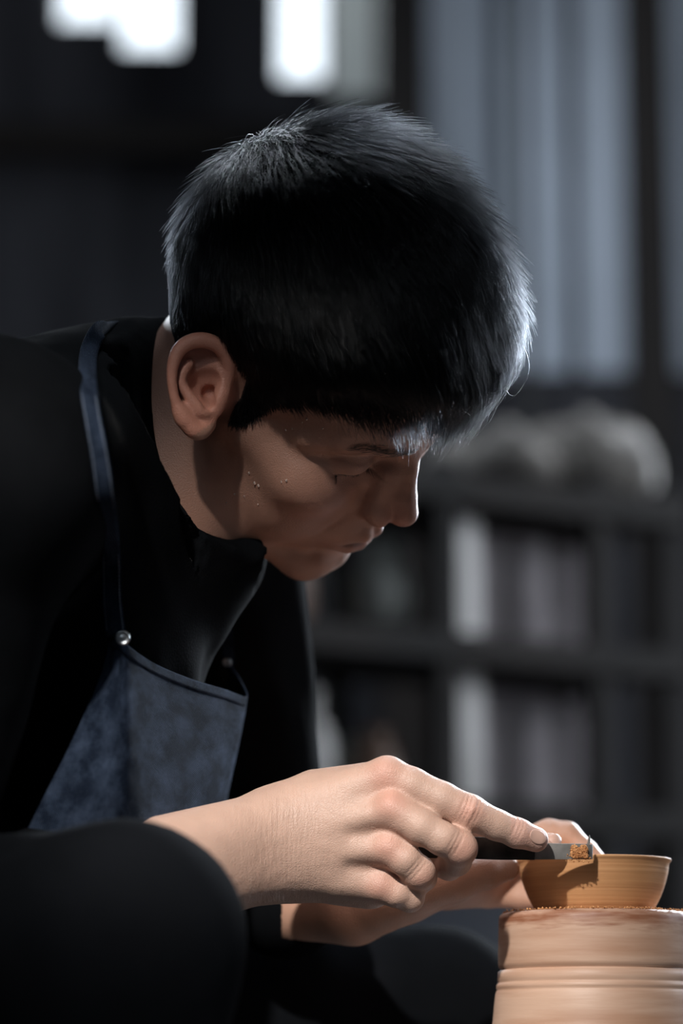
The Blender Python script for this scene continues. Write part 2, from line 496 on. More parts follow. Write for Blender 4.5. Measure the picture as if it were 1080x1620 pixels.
def mesh_sdf(f, lo, hi, h, band=2.2):
    """surface nets over a narrow band; returns verts (sculpt cm), quads"""
    lo = np.asarray(lo, np.float32)
    B = 4
    n = np.ceil((np.asarray(hi) - lo) / (h * B)).astype(int)      # coarse cells
    H = h * B
    ax = [lo[i] + (np.arange(n[i]) + 0.5) * H for i in range(3)]
    G = np.stack(np.meshgrid(*ax, indexing='ij'), -1).reshape(-1, 3).astype(np.float32)
    D = f(G).reshape(n)
    act = np.abs(D) < H * band * 0.5 + H * 0.45
    fine = np.repeat(np.repeat(np.repeat(np.where(D > 0, np.float32(9), np.float32(-9)), B, 0), B, 1), B, 2)
    ai = np.argwhere(act)
    off = np.stack(np.meshgrid(*[np.arange(B)] * 3, indexing='ij'), -1).reshape(-1, 3)
    idx = (ai[:, None, :] * B + off[None]).reshape(-1, 3)
    pts = (lo + (idx + 0.5) * h).astype(np.float32)
    out = np.empty(len(pts), np.float32)
    CH = 400000
    for s in range(0, len(pts), CH):
        out[s:s + CH] = f(pts[s:s + CH])
    fine[idx[:, 0], idx[:, 1], idx[:, 2]] = out
    sg = fine < 0
    mixed = np.zeros([x - 1 for x in fine.shape], bool)
    a0 = sg[:-1, :-1, :-1]
    for dx in (0, 1):
        for dy in (0, 1):
            for dz in (0, 1):
                mixed |= sg[dx:dx + mixed.shape[0], dy:dy + mixed.shape[1], dz:dz + mixed.shape[2]] != a0
    ci = np.argwhere(mixed)
    vid = np.full(mixed.shape, -1, np.int32)
    vid[ci[:, 0], ci[:, 1], ci[:, 2]] = np.arange(len(ci))
    acc = np.zeros((len(ci), 3), np.float32)
    cnt = np.zeros(len(ci), np.float32)
    cor = [(0, 0, 0), (1, 0, 0), (0, 1, 0), (1, 1, 0), (0, 0, 1), (1, 0, 1), (0, 1, 1), (1, 1, 1)]
    val = [fine[ci[:, 0] + c[0], ci[:, 1] + c[1], ci[:, 2] + c[2]] for c in cor]
    for i in range(8):
        for j in range(i + 1, 8):
            df = [cor[j][k] - cor[i][k] for k in range(3)]
            if sum(abs(x) for x in df) != 1:
                continue
            a, b = val[i], val[j]
            m = (a < 0) != (b < 0)
            t = np.where(m, a / np.where(m, a - b, 1), 0)
            pt = np.asarray(cor[i], np.float32) + t[:, None] * np.asarray(df, np.float32)
            acc += np.where(m[:, None], pt, 0)
            cnt += m
    V = lo + (ci + acc / cnt[:, None] + 0.5) * h
    quads = []
    for axis in range(3):
        sl0 = [slice(None)] * 3; sl1 = [slice(None)] * 3
        sl0[axis] = slice(0, -1); sl1[axis] = slice(1, None)
        s0, s1 = sg[tuple(sl0)], sg[tuple(sl1)]
        e = np.argwhere(s0 != s1)
        u, w = (axis + 1) % 3, (axis + 2) % 3
        ok = (e[:, u] > 0) & (e[:, w] > 0) & (e[:, u] < sg.shape[u] - 1) & (e[:, w] < sg.shape[w] - 1)
        e = e[ok]
        flip = s0[e[:, 0], e[:, 1], e[:, 2]]
        q = []
        for (du, dw) in ((1, 1), (0, 1), (0, 0), (1, 0)):
            c = e.copy(); c[:, u] -= du; c[:, w] -= dw
            q.append(vid[c[:, 0], c[:, 1], c[:, 2]])
        q = np.stack(q, -1)
        q[~flip] = q[~flip][:, ::-1]
        quads.append(q[(q >= 0).all(1)])
    return V, np.concatenate(quads)


def grad(f, p, e=0.05):
    g = np.stack([f(p + np.eye(3, dtype=np.float32)[i] * e) - f(p - np.eye(3, dtype=np.float32)[i] * e) for i in range(3)], -1)
    return g / (np.linalg.norm(g, axis=1, keepdims=True) + 1e-9)


def hit(f, uv, d0=-60, d1=60, steps=90):
    """depth (cm) at which the sight lines of uv meet the surface f=0"""
    uv = np.asarray(uv, float).reshape(-1, 2)
    o = np.array([0, -DIST, 0])
    dr = np.stack([(uv[:, 0] - 540) / FPX, np.ones(len(uv)), (810 - uv[:, 1]) / FPX], -1)
    t = np.full(len(uv), DIST + d0)
    for _ in range(steps):
        p = (o + dr * t[:, None]).astype(np.float32)
        t += np.clip(f(p), -0.5, 6) * 0.8
        t = np.minimum(t, DIST + d1)
    return o + dr * t[:, None]


# ================================================================== the room
YB = 5.0
X0, X1, Y0, ZC = -2.4, 2.6, -2.0, 3.3


def struct(name, mb, m, label, cat):
    return tag(mb.build(name, m), label, cat, kind='structure')


struct('floor', MB().box((X0 - .1, Y0 - .1, -0.1), (X1 + .1, YB + .1, 0)), M['floor'], 'dark concrete workshop floor', 'floor')
SKX0, SKX1, SKY0, SKY1 = -0.35, 0.45, 2.75, 3.25
cl_ = MB().box((X0 - .1, Y0 - .1, ZC), (X1 + .1, SKY0, ZC + .1)).box((X0 - .1, SKY1, ZC), (X1 + .1, YB + .1, ZC + .1))
cl_.box((X0 - .1, SKY0, ZC), (SKX0, SKY1, ZC + .1)).box((SKX1, SKY0, ZC), (X1 + .1, SKY1, ZC + .1))
struct('ceiling', cl_, M['wall'], 'dark timber ceiling over the workshop', 'ceiling')
wl = MB().box((X0 - .1, Y0, 0), (X0, YB, ZC))
struct('wall_left', wl, M['wall'], 'dark timber wall behind the potter', 'wall')
wf = MB().box((X0, Y0 - .1, 0), (-1.45, Y0, ZC)).box((-0.45, Y0 - .1, 0), (X1, Y0, ZC)).box((-1.45, Y0 - .1, 0), (-0.45, Y0, 1.7)).box((-1.45, Y0 - .1, 2.7), (-0.45, Y0, ZC))
struct('wall_front', wf, M['wall'], 'dark timber wall closing the near end of the workshop', 'wall')
wr = MB().box((X1, Y0, 0), (X1 + .1, 2.60, ZC)).box((X1, 3.60, 0), (X1 + .1, YB, ZC)).box((X1, 2.60, 0), (X1 + .1, 3.60, 1.3)).box((X1, 2.60, 2.2), (X1 + .1, 3.60, ZC))
struct('wall_right', wr, M['wall'], 'dark timber wall on the wheel side of the workshop', 'wall')

# back wall with its openings
wy0, wy1 = YB, YB + 0.12
a1, a2 = AT(84, 24, YB), AT(184, 48, YB)
b1, b2 = AT(184, 78, YB), AT(284, 78, YB)
c1, c2 = AT(436, 124, YB), AT(514, 124, YB)
d1, d2 = AT(518, 150, YB), AT(600, 150, YB)
e1, e2 = AT(676, 590, YB), AT(1150, 590, YB)
ZT = 2.95
wb = MB()
wb.box((X0, wy0, ZT), (X1, wy1, ZC))
cuts = [(-1.95, -1.15, 2.0), (a1.x, a2.x, (a1.z + a2.z) / 2), (b1.x, b2.x, b1.z), (c1.x, c2.x, c1.z), (d1.x, d2.x, d1.z), (e1.x, e2.x, e1.z), (1.35, 2.15, 0.95)]
x = X0
for (xa, xb, zs) in cuts:
    wb.box((x, wy0, 0), (xa, wy1, ZT))
    wb.box((xa, wy0, 0), (xb, wy1, zs))
    x = xb
wb.box((x, wy0, 0), (X1, wy1, ZT))
struct('wall_back', wb, M['wall'], 'dark timber wall with high bright window openings', 'wall')


def window(n, xa, xb, zs, m, label, bars=0):
    root = empty('window_%d' % n, ((xa + xb) / 2, YB + 0.06, zs))
    tag(root, label, 'window', kind='structure')
    fr = MB()
    t = 0.004
    fr.box((xa, YB + .02, zs), (xa + t, YB + .09, ZT)); fr.box((xb - t, YB + .02, zs), (xb, YB + .09, ZT))
    fr.box((xa + t, YB + .02, zs), (xb - t, YB + .09, zs + t)); fr.box((xa + t, YB + .02, ZT - t), (xb - t, YB + .09, ZT))
    fr.build('window_frame', M['wood_dark'], root)
    xs = [xa + t + (xb - xa - 2 * t) * i / (bars + 1) for i in range(bars + 2)]
    for i in range(bars + 1):
        MB().box((xs[i] + 0.001, YB + .05, zs + t), (xs[i + 1] - 0.001, YB + .054, ZT - t)).build('pane', m, root)
    for xx in xs[1:-1]:
        MB().box((xx - 0.012, YB + .03, zs + t), (xx + 0.012, YB + .048, ZT - t)).build('glazing_bar', M['wood_dark'], root)


window(1, cuts[1][0], cuts[1][1], cuts[1][2], M['clear_glass'], 'glaring white window pane with the higher sill, high on the dark wall')
window(2, cuts[2][0], cuts[2][1], cuts[2][2], M['clear_glass'], 'glaring white window pane with the lower sill, high on the dark wall')
window(3, cuts[3][0], cuts[3][1], cuts[3][2], M['clear_glass'], 'narrow glaring white window above the potter\'s head')
window(4, cuts[4][0], cuts[4][1], cuts[4][2], M['film_pale'], 'narrow dull grey pane beside the dark post')
window(5, cuts[5][0], cuts[5][1], cuts[5][2], M['film'], 'wide window covered in dusty blue-grey film', bars=3)
window(6, cuts[0][0], cuts[0][1], cuts[0][2], M['clear_glass'], 'square window high in the back wall, nearest the left wall', bars=1)
window(7, cuts[6][0], cuts[6][1], cuts[6][2], M['clear_glass'], 'tall window in the back wall, nearest the right wall', bars=1)
w8 = tag(empty('window_8', (X1 + .05, 3.1, 1.3)), 'wide clear window added out of view in the right wall for the fill light', 'window', kind='structure')  # unseen opening, added to let the slab fill light in
MB().box((X1 + .05, 2.60, 1.32), (X1 + .054, 3.60, 2.18)).build('pane', M['clear_glass'], w8)
MB().box((X1 + .03, 2.60, 1.3), (X1 + .08, 3.60, 1.32)).box((X1 + .03, 2.60, 2.18), (X1 + .08, 3.60, 2.2)).build('window_frame', M['wood_dark'], w8)
w10 = tag(empty('window_10', (-0.95, Y0 - .05, 1.7)), 'clear window added out of view in the near end wall for the fill light', 'window', kind='structure')  # unseen opening, added to let the front fill light in
MB().box((-1.45, Y0 - .054, 1.72), (-0.45, Y0 - .05, 2.68)).build('pane', M['clear_glass'], w10)
MB().box((-1.45, Y0 - .08, 1.7), (-0.45, Y0 - .03, 1.72)).box((-1.45, Y0 - .08, 2.68), (-0.45, Y0 - .03, 2.7)).build('window_frame', M['wood_dark'], w10)
w9 = tag(empty('window_9', (0.05, 3.0, ZC + .05)), 'glazed skylight in the dark timber ceiling', 'window', kind='structure')
MB().box((SKX0, SKY0, ZC + .05), (SKX1, SKY1, ZC + .054)).build('pane', M['clear_glass'], w9)
MB().box((SKX0, SKY0, ZC + .02), (SKX1, SKY0 + .02, ZC + .049)).box((SKX0, SKY1 - .02, ZC + .02), (SKX1, SKY1, ZC + .049)).build('window_frame', M['wood_dark'], w9)
struct('shade_wall', MB().box((X0, 5.9, 0), (X1, 6.0, 2.15)), M['wall'], 'unseen dark wall added outside to shade the film-covered window', 'wall')  # unseen blocker, added so the film gets darker towards its bottom

# timber posts standing before the back wall
for n, (ua, ub, Y, lab) in enumerate([(603, 672, 4.7, 'dark timber post between the narrow grey pane and the film-covered window'),
                                      (995, 1062, 4.6, 'dark timber post standing before the film-covered window'),
                                      (826, 844, 4.8, 'weathered grey timber post in the middle of the film-covered window')]):
    a, b = AT(ua, 300, Y), AT(ub, 300, Y)
    mb = MB().box((a.x, Y, 0), (b.x, Y + (b.x - a.x), ZC))
    o = struct('trim_%d' % (n + 1), mb, M['wood_dark'] if n < 2 else M['wood_grey'], lab, 'post')
# rail across the wall under the windows
zr = AT(300, 180, 4.9).z
struct('trim_4', MB().box((-1.1, 4.93, zr - .06), (AT(600, 200, 4.9).x, 4.99, zr)), M['wood_dark'], 'dark timber rail under the bright windows', 'rail')


# ---- shelf rack, receding to the right
RZ = math.radians(31)
o_l = AT(470, 1000, 3.46)
org = Vector((o_l.x, o_l.y, 0))
LEN, DEP = 0.60, 0.30


def rk(x, y, z=0):
    c, s = math.cos(RZ), math.sin(RZ)
    return Vector((org.x + x * c - y * s, org.y + x * s + y * c, z))


def rbox(name, m, x0, x1, y0, y1, z0, z1, parent=None, bevel=0.0):
    p = rk((x0 + x1) / 2, (y0 + y1) / 2, z0)
    hx, hy = (x1 - x0) / 2, (y1 - y0) / 2
    mb = MB().box((-hx, -hy, 0), (hx, hy, z1 - z0), RZ)
    mb.v = [(v[0] + p.x, v[1] + p.y, v[2] + p.z) for v in mb.v]
    return mb.build(name, m, parent, bevel=bevel)


def rack_x(u):
    """distance along the rack's front at pixel column u"""
    k = (u - 540) / FPX / (cP)
    c, s = math.cos(RZ), math.sin(RZ)
    # org.x + x c = k (org.y + x s)
    return (k * org.y - org.x) / (c - k * s)


rack = tag(empty('shelf_rack', rk(LEN / 2, DEP / 2, 0)), 'dark wooden open shelf rack behind the wheel', 'shelf')
levels = [0.10, 0.33, 0.56, 0.775, 0.985, 1.19]
ux = [-0.30, rack_x(710), rack_x(952), rack_x(1066)]
for x in ux:
    for y in (0.0, DEP - 0.03):
        rbox('upright', M['wood_dark'], x - .016, x + .016, y, y + 0.03, 0, 1.215, rack)
for z in levels:
    rbox('shelf_board', M['wood_dark'], ux[0] - .02, ux[3] + .02, 0.0, DEP, z - 0.022, z, rack)
    rbox('edge_rail', M['wood_dark'], ux[0] - .02, ux[3] + .02, -0.012, -0.001, z - 0.032, z + .004, rack)


def slab(u0, u1, lv, h, m, lab, group, y=0.14, t=0.03):
    xa, xb = rack_x(u0), rack_x(u1)
    o = rbox('plaster_slab', m, xa, xb, y, y + t, levels[lv], levels[lv] + h, bevel=0.004)
    return tag(o, lab, 'slab', group)


slab(728, 792, 4, 0.172, M['white_glaze'], 'narrow white plaster slab standing on the upper shelf', 'plaster slabs on the rack', 0.05)
slab(800, 936, 4, 0.165, M['pale_board'], 'wide grey-pink plaster slab standing on the upper shelf', 'plaster slabs on the rack', 0.10)
slab(975, 1046, 4, 0.160, M['pale_board'], 'narrow grey plaster slab at the far end of the upper shelf', 'plaster slabs on the rack', 0.13)
slab(728, 796, 3, 0.180, M['white_glaze'], 'narrow white plaster slab standing on the lower shelf', 'plaster slabs on the rack', 0.05)
slab(806, 940, 3, 0.165, M['pale_board'], 'wide grey-pink plaster slab standing on the lower shelf', 'plaster slabs on the rack', 0.10)
slab(978, 1048, 3, 0.160, M['pale_board'], 'narrow grey plaster slab at the far end of the lower shelf', 'plaster slabs on the rack', 0.13)


def jar(name, u, lv, prof, m, lab, cat, y=0.13, group='pots on the shelf rack'):
    p = rk(rack_x(u), y, levels[lv])
    o = MB().lathe(prof, (0, 0, 0), 32).build(name, m, None, (p.x, p.y, p.z), smooth=True)
    return tag(o, lab, cat, group)


bottle = lambda s: [(0, 0), (.020 * s, 0), (.026 * s, .01 * s), (.028 * s, .06 * s), (.022 * s, .09 * s), (.010 * s, .105 * s), (.010 * s, .13 * s), (.014 * s, .135 * s), (.011 * s, .137 * s), (.007 * s, .12 * s), (0, .12 * s)]
vase = lambda s: [(0, 0), (.022 * s, 0), (.036 * s, .03 * s), (.038 * s, .06 * s), (.026 * s, .09 * s), (.020 * s, .10 * s), (.025 * s, .112 * s), (.022 * s, .112 * s), (.016 * s, .098 * s), (0, .09 * s)]
cup = lambda s: [(0, 0), (.024 * s, 0), (.028 * s, .02 * s), (.031 * s, .07 * s), (.032 * s, .075 * s), (.029 * s, .075 * s), (.026 * s, .02 * s), (0, .012 * s)]
jar('bottle_vase', 538, 3, bottle(1.0), M['white_glaze'], 'pale slender bottle vase at the end of the lower shelf', 'vase', 0.07)
jar('clay_vase', 592, 3, vase(1.05), M['grey_glaze'], 'grey-green round-bellied vase beside the pale bottle vase', 'vase', 0.2)
jar('clay_cup', 676, 3, cup(1.2), M['grey_glaze'], 'straight grey cup beside the rack upright', 'cup', 0.18)
jar('brown_vase', 632, 3, vase(0.8), M['brown_glaze'], 'small brown vase between the grey vase and the straight grey cup', 'vase', 0.06)
jar('brown_bottle', 500, 4, bottle(1.1), M['brown_glaze'], 'brown bottle vase on the upper shelf behind the chin', 'vase', 0.07)
jar('brown_jar', 570, 4, vase(1.2), M['brown_glaze'], 'dark brown round jar on the upper shelf', 'jar', 0.21)
jar('grey_jar', 655, 4, vase(1.15), M['grey_glaze'], 'grey jar on the upper shelf next to the upright', 'jar', 0.08)


def sack(u0, u1, zb, h, y, m, lab, seed, group='sacks on the rack top'):
    xa, xb = rack_x(u0), rack_x(u1)
    c = rk((xa + xb) / 2, y, zb)
    hx, hy = (xb - xa) / 2, 0.125
    n, k = 28, 16
    r = np.random.default_rng(seed)
    V = []
    for i in range(k + 1):
        ph = -math.pi / 2 + math.pi * i / k
        for j in range(n):
            th = 2 * math.pi * j / n
            sx = abs(math.cos(th)) ** .7 * math.copysign(1, math.cos(th)); sy = abs(math.sin(th)) ** .7 * math.copysign(1, math.sin(th))
            w = abs(math.cos(ph)) ** .55
            zz = max(0.0, 0.5 + 0.5 * math.copysign(abs(math.sin(ph)) ** .8, math.sin(ph)))
            dz = 0.014 * math.sin(3 * th + seed) + 0.01 * math.sin(7 * th + 2 * seed)
            x_, y_ = hx * sx * w, hy * sy * w
            V.append((c.x + x_ * math.cos(RZ) - y_ * math.sin(RZ), c.y + x_ * math.sin(RZ) + y_ * math.cos(RZ), c.z + max(0, zz * h + dz * zz)))
    F = [(i * n + j, i * n + (j + 1) % n, (i + 1) * n + (j + 1) % n, (i + 1) * n + j) for i in range(k) for j in range(n)]
    return tag(link('clay_sack', np_mesh('clay_sack', V, F, m)), lab, 'sack', group)


sack(800, 925, 1.19, 0.085, 0.14, M['sack'], 'grey-brown sack lying low on the rack top', 1)
sack(945, 1095, 1.19, 0.125, 0.15, M['sack'], 'tall grey-brown sack at the far end of the rack top', 2)

# pale tub on the floor stand beyond the wheel
tp = AT(765, 1560, 3.0)
TZ = AT(765, 1478, 3.0).z
tub = tag(empty('plastic_tub', (tp.x, 3.0, 0)), 'pale blue-grey plastic tub on the floor behind the hands', 'tub')
th = AT(765, 1395, 3.0).z
MB().lathe([(0, 0), (.075, 0), (.082, th * .5), (.088, th), (.092, th), (.092, th + .004), (.084, th + .004), (.078, th * .5), (.07, .006), (0, .006)], (tp.x, 3.0, 0), 48).build('tub_body', M['tub'], tub, smooth=True)
MB().lathe([(.092, th - .014), (.097, th - .012), (.097, th + .002), (.092, th + .002)], (tp.x, 3.0, 0), 48).build('tub_rim', M['tub'], tub, smooth=True)

# ================================================================== bowl, chuck, wheel
CB = S2W(P(940, 1444, 3.0))         # centre of the chuck's top
cx, cy, cz = CB
# chuck
hC = 0.115
prof = [(0.0, 0.0), (0.030, 0.0), (0.0515, 0.0), (0.0545, -0.0006), (0.0562, -0.0020), (0.0570, -0.0042), (0.0572, -0.009),
        (0.0573, -0.016), (0.0574, -0.024), (0.0575, -0.0300), (0.0572, -0.0325), (0.0560, -0.0333), (0.0562, -0.0340), (0.0577, -0.0348),
        (0.0580, -0.0380), (0.0582, -0.0400), (0.0578, -0.0408), (0.0580, -0.0416), (0.0588, -0.0425), (0.0590, -0.0445), (0.0584, -0.0454), (0.0588, -0.0462), (0.0594, -0.0480),
        (0.0600, -0.0540), (0.0612, -0.0640), (0.0630, -0.0780), (0.0655, -0.0950), (0.068, -hC + .004), (0.068, -hC), (0, -hC)]
seg = 128
rr = random.Random(3)
ph = [rr.uniform(0, 6.28) for _ in range(6)]


def chwob(a, z):
    e = 0.00018 * math.sin(2 * a + ph[0]) + 0.00012 * math.sin(5 * a + ph[1] + z * 200)
    if z > -0.006:
        e += 0.0004 * math.sin(17 * a + ph[2]) * math.sin(29 * a + ph[3] + z * 900)
    return e


mb = MB().lathe(prof, (0, 0, 0), seg, chwob)
chuck = tag(mb.build('clay_chuck', M['clay_chuck'], None, (cx, cy, cz), smooth=True), 'pale terracotta clay chuck with turned grooves carrying the bowl', 'clay chuck')
ba = chuck.data.attributes.new('band', 'FLOAT', 'POINT')
ba.data.foreach_set('value', [max(0.0, 0.62 - abs(v.co.z + 0.0045) / 0.013 * 0.62) if v.co.z < 0 else 0.35 for v in chuck.data.vertices])
ba2 = None

# bowl
bp = [(0, 0.0002), (0.030, 0.0002), (0.0338, 0.0002), (0.0350, 0.0012), (0.0372, 0.0048), (0.0394, 0.0090), (0.0414, 0.0140), (0.0430, 0.0190), (0.0441, 0.0235), (0.0445, 0.0262), (0.0447, 0.0280),
      (0.0453, 0.0294), (0.0461, 0.0303), (0.0463, 0.0310), (0.0459, 0.0315), (0.0450, 0.0312), (0.0440, 0.0300), (0.0430, 0.0262), (0.0418, 0.0205), (0.0395, 0.0140), (0.0340, 0.0080), (0.022, 0.0045), (0, 0.004)]
bowl = tag(MB().lathe(bp, (0, 0, 0), 160).build('clay_bowl', M['clay_bowl'], None, (cx, cy, cz), smooth=True), 'small unfired orange clay bowl with flared rim on the chuck', 'bowl')


# crumbs and curls lying on the chuck, against the foot of the bowl
def crumbs(name, pts, sizes, m, seed=1):
    r = np.random.default_rng(seed)
    base = np.array([(1, 0, 0), (-1, 0, 0), (0, 1, 0), (0, -1, 0), (0, 0, 1), (0, 0, -1)], float)
    bf = np.array([(0, 2, 4), (2, 1, 4), (1, 3, 4), (3, 0, 4), (2, 0, 5), (1, 2, 5), (3, 1, 5), (0, 3, 5)])
    V, F = [], []
    for i, (p, s) in enumerate(zip(pts, sizes)):
        q = base * r.uniform(0.5, 1.3, (6, 3)) * s
        a = r.uniform(0, 6.28)
        R = np.array([[math.cos(a), -math.sin(a), 0], [math.sin(a), math.cos(a), 0], [0, 0, 1]])
        V.append(q @ R.T + p); F.append(bf + 6 * i)
    return np_mesh(name, np.concatenate(V), np.concatenate(F), m, smooth=False)


pts, szs = [], []
for _ in range(620):
    a = rng.uniform(0, 2 * math.pi)
    r_ = rng.uniform(0.0365, 0.0545) if rng.random() < .45 else rng.uniform(0.0495, 0.0555)
    s = rng.uniform(0.0003, 0.0010)
    pts.append((cx + r_ * math.cos(a), cy + r_ * math.sin(a), cz + s * .45)); szs.append(s)
tag(link('clay_shavings', crumbs('clay_shavings', pts, szs, M['clay_crumb'])), 'loose orange clay crumbs scattered on top of the chuck', 'clay crumbs', kind='stuff')

# wheel under the chuck
zw = cz - hC
wheel = tag(empty('pottery_wheel', (cx, cy, 0)), 'pottery wheel with round metal head under the clay chuck', 'pottery wheel')
MB().lathe([(0, 0), (.105, 0), (.11, .003), (.11, .015), (.105, .018), (0, .018)], (cx, cy, zw - .018), 96).build('wheel_head', M['wheel'], wheel, smooth=False)
MB().lathe([(0, 0), (.03, 0), (.03, .05), (0, .05)], (cx, cy, zw - .068), 32).build('shaft', M['wheel'], wheel, smooth=False)
MB().lathe([(0, 0), (.10, 0), (.11, .01), (.11, zw - .08), (.10, zw - .068), (0, zw - .068)], (cx, cy, 0.0), 64).build('housing', M['housing'], wheel, smooth=False)

# work lamp hanging over the wheel: the light on the hands
LT = Vector(PW(520, 1500, -2))
LDIR = Vector((-0.20, -0.80, 0.57)).normalized()
LP = LT + LDIR * 2.0
lamp = tag(empty('work_lamp', LP), 'hanging work lamp aimed at the potter\'s hands', 'lamp')
ls = bpy.data.lights.new('lamp_light', 'SPOT')
ls.energy = 260
ls.spot_size = math.radians(14.6)
ls.spot_blend = 1.0
ls.shadow_soft_size = 0.035
ls.color = (1.0, 0.95, 0.90)
lo = bpy.data.objects.new('lamp_light', ls)
COL.objects.link(lo)
q = LDIR.to_track_quat('Z', 'Y')
lo.parent = lamp
lo.rotation_euler = q.to_euler()
sh = MB().lathe([(.025, .12), (.03, .11), (.045, .06), (.095, -.06), (.098, -.06), (.048, .062), (.033, .115), (.028, .125), (.0, .125), (0, .12), (.025, .12)], (0, 0, 0), 48).build('lamp_shade', M['housing'], None, smooth=True)
sh.parent = lamp; sh.rotation_euler = q.to_euler()
top = LP + LDIR * .12
cd = MB().box((-.003, -.003, .12), (.003, .003, .125 + (ZC - top.z) * .0 + .01)).build('socket', M['housing'], None)
cd.parent = lamp; cd.rotation_euler = q.to_euler()
MB().box((top.x - .003, top.y - .003, top.z), (top.x + .003, top.y + .003, ZC)).build('cord', M['housing'], lamp)


# ================================================================== the potter
# head frame: x towards the face, y to the far side, z to the crown, cm, origin between the ears
HM = np.array([[0.65329, 0.61566, 0.44065], [-0.21362, 0.70826, -0.67286], [-0.72635, 0.34544, 0.59421]], np.float32)
HT = P(344, 644, -2.5).astype(np.float32)
HL = np.array([0, -7.2, 0], np.float32)


def toL(p):
    return (p - HT) @ HM + HL


def toS(l):
    return (np.asarray(l, np.float32) - HL) @ HM.T + HT


def skull(p):
    d = ell(p, (-0.2, 0, 4.7), (8.9, 7.4, 8.5))
    d = smin(d, ell(p, (-3.2, 0, 3.2), (5.8, 6.4, 6.0)), 2.5)
    d = smin(d, ell(p, (3.3, 0, 5.8), (5.9, 6.2, 5.2)), 2.0)
    return d


def face(p):
    q = p.copy(); q[:, 1] = np.abs(q[:, 1])
    d = skull(p)
    d = smin(d, ell(p, (3.9, 0, -1.6), (4.9, 5.5, 6.0)), 2.0)
    # jaw and chin
    d = smin(d, chain(q, [((0.6, 5.6, -1.0), 1.1), ((1.2, 5.2, -5.6), 1.2), ((4.6, 3.7, -7.9), 1.2), ((7.5, 1.3, -8.9), 1.3)], 0.6), 1.8)
    d = smin(d, ell(p, (7.6, 0, -8.6), (1.75, 2.2, 1.6)), 1.4)
    d = smin(d, ell(p, (3.4, 0, -6.2), (3.8, 4.2, 3.2)), 1.5)
    # upper jaw, cheeks
    d = smin(d, ell(p, (7.0, 0, -4.7), (2.9, 3.3, 2.8)), 1.5)
    d = smin(d, ell(q, (4.2, 4.2, -3.8), (3.2, 2.25, 3.6)), 2.2)
    d = smin(d, ell(q, (6.1, 4.4, -1.0), (1.9, 1.8, 1.4)), 1.8)
    d = smin(d, cone(q, (5.4, 5.2, -0.5), (1.0, 6.3, 0.0), 0.8, 0.7), 2.2)
    # brow
    d = smin(d, chain(q, [((8.3, 0.6, 3.5), 0.9), ((7.9, 2.6, 3.9), 0.8), ((6.2, 4.7, 3.6), 0.8), ((5.0, 5.6, 2.4), 0.7)], 0.4), 1.0)
    # eye hollows, lids
    d = smax(d, -ell(q, (9.35, 3.1, 1.55), (1.75, 1.9, 1.25)), 1.0)
    d = smin(d, ell(q, (6.85, 3.15, 1.55), (1.35, 1.5, 1.2)), 0.35)
    lid = np.abs(_d((q - np.array([6.85, 3.15, 1.55], np.float32)) / np.array([1.35, 1.5, 1.2], np.float32)) - 1.0)
    # crease above and slit below the upper lid
    for z0, dep in ((2.15, 0.05), (0.95, 0.09)):
        w = np.exp(-((q[:, 2] - z0 + 0.10 * (q[:, 1] - 3.1) ** 2) / 0.11) ** 2) * np.exp(-(((q[:, 1] - 3.15) / 1.35) ** 4)) * (q[:, 0] > 6)
        d = d + dep * w
    # nose
    n = chain(p, [((8.35, 0, 2.9), 0.72), ((9.15, 0, 1.2), 0.68), ((10.1, 0, -0.6), 0.78), ((10.7, 0, -1.35), 0.86)], 0.3)
    n = smin(n, ell(q, (9.7, 1.25, -1.95), (0.95, 0.62, 0.72)), 0.5)
    n = smin(n, cone(q, (8.6, 1.1, 0.8), (9.4, 1.2, -1.4), 0.7, 0.7), 0.8)
    n = smin(n, cone(p, (10.5, 0, -1.7), (9.6, 0, -2.9), 0.5, 0.55), 0.4)
    d = smin(d, n, 0.75)
    d = smax(d, -cone(q, (10.1, 0.62, -2.6), (9.5, 0.75, -1.7), 0.26, 0.2), 0.25)
    # fold between wing and cheek, nasolabial fold
    d = d + 0.10 * np.exp(-(chain(q, [((9.2, 1.95, -1.4), 0), ((9.0, 2.1, -2.3), 0), ((8.4, 2.9, -3.8), 0), ((7.5, 3.4, -5.2), 0)]) / 0.28) ** 2)
    # lips
    up = chain(q, [((9.75, 0.0, -4.55), 0.42), ((9.7, 0.55, -4.45), 0.45), ((9.1, 1.5, -4.85), 0.36), ((8.1, 2.5, -5.25), 0.18)], 0.2)
    lw = chain(q, [((9.55, 0.0, -5.75), 0.52), ((9.35, 0.8, -5.75), 0.5), ((8.8, 1.7, -5.55), 0.34), ((8.1, 2.45, -5.3), 0.18)], 0.2)
    d = smin(d, up, 0.45)
    d = smin(d, lw, 0.45)
    ml = chain(q, [((10.3, 0.0, -5.12), 0), ((10.0, 0.7, -5.1), 0), ((9.2, 1.6, -5.2), 0), ((8.2, 2.6, -5.35), 0)])
    d = d + 0.20 * np.exp(-(ml / 0.24) ** 2)
    ml2 = chain(q, [((9.9, 0.0, -5.12), 0), ((9.6, 0.7, -5.1), 0), ((8.9, 1.6, -5.2), 0), ((8.0, 2.6, -5.35), 0)])
    d = d + 0.16 * np.exp(-(ml2 / 0.2) ** 2)
    d = d + 0.22 * np.exp(-(cone(q, (9.3, 0, -7.2), (8.4, 1.6, -7.2), 0, 0) / 0.65) ** 2)
    d = d + 0.07 * np.exp(-(cone(p, (9.9, 0, -3.2), (10.0, 0, -4.2), 0, 0) / 0.28) ** 2)
    return d


